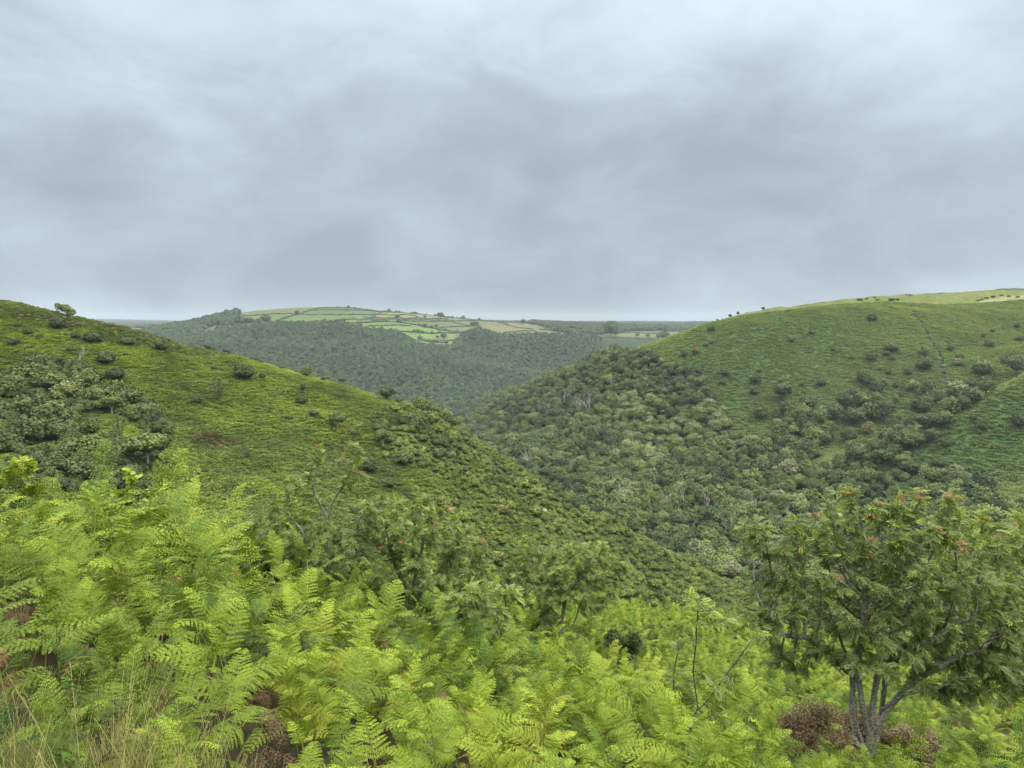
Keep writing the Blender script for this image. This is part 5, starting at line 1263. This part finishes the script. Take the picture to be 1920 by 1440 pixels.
def leafy_tree(name, label, Y, seeds, env, natt, D, nleaf, seed, tint=.4, leafL=.13, berries=0, bright=.05, rmax=.055, kind='rowan', depth=.85, tipw=7, mat=None, sparse_low=0):
    g = np.random.default_rng(seed)
    def pt(p):
        q = at(p[0], p[1], Y + (p[2] if len(p) > 2 else 0)); return q
    sd = [[pt(p) for p in pl] for pl in seeds]
    base = sd[0][0].copy(); gz = float(height(base[0], base[1]))
    sd[0] = [np.array([base[0], base[1], gz - .08])] + sd[0] if gz < base[2] else sd[0]
    ev = []
    for (u, v, ru, rv, *dy) in env:
        c = at(u, v, Y + (dy[0] if dy else 0)); ev.append((c, np.array([ru / F * Y, ru / F * Y * depth, rv / F * Y])))
    P, par = colonize(sd, ev, natt, D, g); sk, w = skeleton_mesh(P, par, rmax=rmax)
    root = bpy.data.objects.new(name, None); COL.objects.link(root); root.location = sd[0][0]; root.empty_display_size = .2
    o0 = sd[0][0]
    def shift(mb): mb.v = [V - o0 for V in mb.v]; return mb
    obj('trunk', shift(sk).mesh('trunk', [M['bark'], M['twig']], True), root)
    tw = np.nonzero((w <= tipw) & (par >= 0))[0]
    pick = g.choice(tw, nleaf); mb = MB(); cen = np.mean([c for c, _ in ev], 0)
    LV = [rowan_leaf(g, leafL * g.uniform(.8, 1.2), g.integers(5, 8)) if kind == 'rowan' else lobed_leaf(g, leafL * g.uniform(.8, 1.2)) for _ in range(14)]
    mb2 = MB()
    zmin, zmax = P[tw][:, 2].min(), P[tw][:, 2].max()
    for i in pick:
        d = P[i] - P[par[i]]; out = unit(P[i] - cen)
        ax = unit(unit(d) * .5 + out * .5 + g.normal(size=3) * .8 + [0, 0, -.05]); ax[2] = ax[2] * .6; ax = unit(ax)
        up = unit(np.array([0, 0, 1.]) + g.normal(size=3) * .55 + out * .3); side = unit(np.cross(up, ax)); upv = np.cross(ax, side)
        R = np.stack([ax, side, upv], 1); V = LV[g.integers(14)]
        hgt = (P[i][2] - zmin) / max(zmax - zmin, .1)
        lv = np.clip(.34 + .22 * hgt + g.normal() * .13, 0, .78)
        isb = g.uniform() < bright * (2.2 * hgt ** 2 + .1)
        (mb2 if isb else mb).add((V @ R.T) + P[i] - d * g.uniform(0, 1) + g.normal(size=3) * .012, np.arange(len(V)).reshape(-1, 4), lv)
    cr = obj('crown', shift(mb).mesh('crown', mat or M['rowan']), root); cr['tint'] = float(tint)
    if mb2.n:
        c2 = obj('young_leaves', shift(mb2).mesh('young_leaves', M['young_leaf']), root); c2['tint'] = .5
        c2['label'] = 'bright yellow green young leaves at the twig ends'
    if berries:
        ends = tw[(w[tw] <= 2)]; ends = ends[np.argsort(-(P[ends][:, 2] + g.uniform(0, .5, len(ends)) * (zmax - zmin) - .4 * P[ends][:, 1]))][:berries * 3]
        V1, F1 = ICO1
        for i in g.choice(ends, min(berries, len(ends)), replace=False):
            bb = MB()
            for q in range(42):
                a, rr = g.uniform(0, 6.28), math.sqrt(g.uniform()) * .040; c = P[i] + [math.cos(a) * rr, math.sin(a) * rr - .02, .03 + g.normal() * .007 - rr * rr * 6]
                bb.add(V1 * .0046 * g.uniform(.8, 1.2) + c, F1, g.uniform(.2, .9))
            bo = obj('berry_cluster', shift(bb).mesh('berry_cluster', M['berry'], True), root); bo['tint'] = float(g.uniform(.1, .9))
    tag(root, label, 'tree', 'young rowans rising out of the foreground bracken' if name == 'rowan_tree' else None)
    return root
CLEAR = [(2.95, 6.3, .18), (3.0, 7.4, .55), (3.6, 7.5, .45), (2.5, 7.1, .35)]
near_bracken(); grass()
def foreground_trees():
    leafy_tree('rowan_tree', 'large rowan with orange brown berries and many grey stems at the lower right', 6.2,
        [[(1624, 1450), (1628, 1400), (1634, 1340), (1642, 1290), (1644, 1235), (1648, 1180)],
         [(1622, 1410, .0), (1604, 1350), (1598, 1290, .1), (1590, 1240, .1), (1570, 1180)],
         [(1630, 1390), (1616, 1320, -.05), (1608, 1260), (1612, 1200), (1625, 1120)],
         [(1635, 1370), (1668, 1325), (1700, 1285), (1740, 1262), (1790, 1235), (1850, 1215)],
         [(1643, 1270), (1665, 1235), (1700, 1215), (1750, 1200), (1800, 1160)],
         [(1592, 1265), (1560, 1225), (1520, 1195), (1470, 1190), (1430, 1180)],
         [(1606, 1400), (1596, 1320, .15), (1602, 1230, .2), (1640, 1120, .3)],
         [(1640, 1420), (1652, 1340, .1), (1662, 1260, .1), (1690, 1150, .1)],
         [(1650, 1330), (1700, 1300, -.1), (1760, 1290, -.1), (1810, 1270, -.1)]],
        [(1560, 1080, 110, 100), (1640, 1030, 110, 100), (1440, 1015, 66, 42), (1400, 1060, 26, 30), (1395, 1120, 22, 22), (1560, 950, 20, 36), (1770, 930, 40, 24), (1460, 1225, 50, 22), (1500, 1255, 36, 18), (1780, 1300, 60, 24), (1700, 1080, 150, 120), (1800, 1150, 130, 110, .2), (1480, 1130, 90, 70), (1600, 960, 42, 50), (1430, 1170, 50, 34, -.2), (1650, 1180, 150, 50), (1860, 1180, 80, 60), (1740, 990, 90, 50), (1520, 1000, 60, 50),
         (1850, 1245, 100, 55), (1750, 1250, 80, 45), (1540, 1205, 70, 50), (1640, 1225, 110, 30, -.2), (1600, 925, 12, 26), (1690, 950, 30, 26), (1400, 985, 30, 24), (1480, 960, 18, 18)],
        2000, .055, 9200, 11, tint=.35, berries=26, bright=.07, rmax=.025, leafL=.074, tipw=9)
    leafy_tree('rowan_tree', 'twiggy dull green rowan behind the large one at the right edge', 8.6,
        [[(2010, 1380), (1975, 1260), (1920, 1170), (1850, 1080)], [(1975, 1260), (1900, 1220), (1830, 1180)], [(1960, 1230), (1940, 1150), (1930, 1060)]],
        [(1830, 1010, 100, 70), (1900, 1060, 110, 100), (1960, 1030, 90, 80), (1800, 1080, 80, 60), (1900, 1200, 120, 80), (1800, 1210, 100, 60), (1860, 1285, 80, 40), (1930, 1290, 60, 40)],
        1200, .075, 4200, 12, tint=.45, berries=6, bright=.12, rmax=.022, leafL=.10)
    leafy_tree('rowan_tree', 'small rowan on a single dark trunk in the centre above the bracken', 12.5,
        [[(1050, 1205), (1052, 1170), (1058, 1130), (1062, 1105)], [(1062, 1110), (1088, 1085), (1105, 1060)], [(1060, 1112), (1040, 1085), (1025, 1060)], [(1053, 1165), (1035, 1140), (1010, 1115)], [(990, 1200), (985, 1150), (970, 1110)], [(1062, 1200), (1080, 1160), (1090, 1120)]],
        [(1040, 1060, 70, 38), (1090, 1040, 60, 30), (980, 1075, 50, 40), (1000, 1040, 50, 26), (1150, 1065, 40, 22), (1060, 1110, 60, 22), (960, 1110, 40, 44), (940, 1150, 50, 40), (1010, 1150, 40, 30), (1110, 1120, 44, 36), (970, 1020, 16, 26), (1130, 1020, 16, 20)],
        1000, .09, 3200, 13, tint=.34, berries=8, bright=.10, rmax=.038, leafL=.11)
    leafy_tree('rowan_tree', 'tall thin rowan with a pale forked trunk left of centre', 9.0,
        [[(618, 1090), (612, 1040), (613, 990), (614, 968)], [(614, 970), (596, 940), (586, 915), (598, 860)], [(614, 970), (626, 935), (648, 905), (662, 872), (672, 850)], [(672, 1075), (668, 1030), (672, 980), (690, 940)], [(560, 1060), (575, 1010), (555, 980), (530, 950)]],
        [(600, 860, 26, 34), (655, 850, 34, 30), (560, 920, 50, 34), (660, 900, 40, 26), (590, 1000, 90, 40), (520, 975, 34, 30), (640, 1030, 100, 50), (700, 990, 44, 40), (560, 1040, 70, 40), (680, 1070, 60, 36), (585, 835, 10, 14), (650, 825, 10, 12)],
        900, .07, 2200, 14, tint=.36, berries=7, bright=.14, rmax=.022, leafL=.095)
    leafy_tree('rowan_tree', 'bushy rowan with red berries right of the forked-trunk one', 10.2,
        [[(770, 1160), (775, 1090), (790, 1030), (800, 980)], [(772, 1120), (740, 1060), (725, 1000)], [(780, 1130), (830, 1060), (870, 1000)], [(860, 1160), (880, 1090), (885, 1040)]],
        [(750, 1000, 80, 60), (810, 985, 70, 50), (870, 1040, 60, 60), (720, 950, 60, 26), (800, 1070, 110, 60), (700, 1050, 60, 60), (880, 1100, 50, 50), (760, 1120, 90, 40), (800, 935, 20, 18), (690, 935, 16, 12)],
        1300, .08, 4200, 15, tint=.40, berries=16, bright=.10, rmax=.028, leafL=.10)
    leafy_tree('rowan_tree', 'dark dense low rowan at the left of the foreground rowans', 9.6,
        [[(520, 1110), (518, 1060), (515, 1010)], [(500, 1100), (490, 1050), (480, 1010)]],
        [(510, 1030, 60, 50), (480, 1010, 46, 38), (550, 1050, 44, 50), (500, 970, 24, 20), (470, 1060, 40, 30)], 560, .075, 1500, 16, tint=.25, bright=.05, rmax=.022, leafL=.09)
    leafy_tree('rowan_tree', 'low rowan seedlings in front of the berried bushy one', 7.6,
        [[(900, 1190), (898, 1150), (890, 1110)], [(940, 1185), (950, 1140), (945, 1110)]],
        [(890, 1120, 50, 34), (945, 1120, 40, 34), (840, 1130, 44, 26), (900, 1165, 70, 20)], 300, .07, 640, 17, tint=.5, bright=.12, rmax=.012, leafL=.09)
    leafy_tree('rowan_sapling', 'leaning sapling with few leaves on bare grey stems left of the large rowan', 5.2,
        [[(1290, 1420), (1300, 1340), (1345, 1290), (1380, 1240), (1415, 1195)], [(1310, 1330), (1300, 1260), (1306, 1200), (1310, 1120)], [(1296, 1370), (1262, 1300), (1268, 1230), (1290, 1190)]],
        [(1310, 1130, 40, 30), (1345, 1160, 34, 24), (1365, 1270, 34, 34), (1415, 1195, 24, 24), (1325, 1290, 30, 40), (1280, 1210, 30, 30), (1340, 1350, 40, 24)], 190, .05, 230, 18, tint=.55, bright=.22, rmax=.0055, leafL=.075, tipw=6)
    leafy_tree('oak_sapling', 'bare branched sapling with a tuft of yellow leaves at the left edge', 7.0,
        [[(-20, 980), (-10, 930), (10, 905), (40, 890), (66, 882)], [(-15, 925), (20, 925), (50, 915), (80, 902)], [(10, 905), (20, 885), (30, 868)]],
        [(40, 868, 28, 8), (20, 893, 14, 6), (62, 862, 12, 5)], 60, .05, 130, 19, tint=.7, bright=.0, rmax=.008, leafL=.07, kind='oak', mat=M['young_leaf'], tipw=4)
    leafy_tree('oak_sapling', 'low oak sapling with olive yellow leaves showing over the bracken at the left', 7.6,
        [[(262, 980), (258, 930), (250, 900), (242, 880)], [(258, 930), (285, 915), (305, 905)]],
        [(240, 882, 22, 9), (275, 900, 30, 12), (305, 908, 18, 12), (250, 925, 44, 26), (270, 955, 50, 26)], 150, .055, 300, 20, tint=.35, bright=.3, rmax=.01, leafL=.08, kind='oak', mat=M['young_leaf'], tipw=4)
    # withered twigs
    a = at(1196, 1150, 12); gz = float(height(a[0], a[1])); top = at(1200, 1106, 12)
    mb, _ = bare_tree(66, (top[2] - gz) * .9, .55, stems=2, lean=.08, r0=.009); mb.v = [V * [.5, .5, 1] for V in mb.v]
    tag(obj('dead_shrub', mb.mesh('dead_shrub', M['twig'], True), loc=(a[0], a[1], gz)), 'withered brown twigs on the bracken edge in the centre', 'dead shrub')
    # gorse
    def gorse(u, v, w, h, Y, mat, name, label, cat, seed, tint=.5, nn=9000, group=None):
        g = np.random.default_rng(seed); c = at(u, v, Y); gz = float(height(c[0], c[1])); W = w / F * Y / 2; H = max(c[2] + h / F * Y / 2 - gz, .3)
        L_ = 16; C = np.stack([g.uniform(-1, 1, L_) * W * .8, g.uniform(-1, 1, L_) * W * .5, g.uniform(.50, .85, L_) * H], 1); R = g.uniform(.35, .55, L_) * min(W, H); mb = MB()
        k = g.integers(0, L_, nn); d = unit(g.normal(size=(nn, 3))); d[:, 2] = np.abs(d[:, 2]); P = C[k] + d * R[k][:, None] * g.uniform(.4, 1.1, (nn, 1))
        T = unit(d + g.normal(size=(nn, 3)) * .5); V, Fc = quads_from(P, unit(np.cross(T, unit(g.normal(size=(nn, 3))))), T, .0010 * Y, .0042 * Y)
        mb.add(V, Fc, np.repeat(np.clip(g.normal(size=nn) * .2 + .5, 0, 1), 4)); root = bpy.data.objects.new(name, None); COL.objects.link(root); root.location = (c[0], c[1], gz)
        o = obj('crown', mb.mesh('crown', mat), root); o['tint'] = tint; st = MB()
        for q in range(6):
            e = .7 * C[g.integers(L_)] * [.9, .9, .85]; tube(st, [[g.uniform(-.1, .1), g.uniform(-.1, .1), -.05], e * [.5, .5, .55], e], [.007, .005, .002], 4)
        obj('stem', st.mesh('stem', M['twig'], True), root); tag(root, label, cat, group)
    gorse(1535, 1352, 130, 60, 7.4, M['dead_gorse'], 'dead_gorse', 'brown dead gorse bush just left behind the rowan trunk', 'bush', 31, .55, 15000)
    gorse(1610, 1345, 110, 50, 7.9, M['dead_gorse'], 'dead_gorse', 'brown dead gorse seen between the rowan stems', 'bush', 32, .45, 12000)
    gorse(1720, 1362, 90, 36, 7.7, M['dead_gorse'], 'dead_gorse', 'paler brown dead gorse right of the rowan trunk', 'bush', 33, .9, 11000)
    gorse(1500, 1375, 60, 50, 7.0, M['dead_gorse'], 'dead_gorse', 'small round tuft of dead gorse at the lower left of the brown ones', 'bush', 34, .5, 6000)
    gorse(1168, 1195, 60, 44, 13, M['gorse'], 'gorse_bush', 'low green gorse bush on the bracken slope right of the central rowan', 'bush', 35, .4, 9000)
    gorse(1010, 1165, 50, 30, 13.2, M['gorse'], 'gorse_bush', 'dark green gorse at the left foot of the central rowan', 'bush', 36, .2, 8000)
foreground_trees()

# ------------------------------------------------------------------ haze
def haze():
    V = np.array([[x, y, z] for x in (-10100, 10100) for y in (-10100, 10100) for z in (-190, 78)], float)
    Fc = [[0, 1, 3, 2], [4, 6, 7, 5], [0, 4, 5, 1], [2, 3, 7, 6], [0, 2, 6, 4], [1, 5, 7, 3]]
    m, N, L = mat_new('haze_air'); out = N.new('ShaderNodeOutputMaterial'); pv = N.new('ShaderNodeVolumePrincipled')
    pv.inputs['Density'].default_value = HAZE; pv.inputs['Color'].default_value = (.60, .70, .78, 1); pv.inputs['Anisotropy'].default_value = .2
    L.new(pv.outputs[0], out.inputs['Volume'])
    mb = MB(); mb.add(V, Fc); me = mb.mesh('haze', m)
    o = obj('haze', me); tag(o, 'thin blue haze in the air over the far hills', 'haze', kind='stuff')
if HAZE > 0: haze()
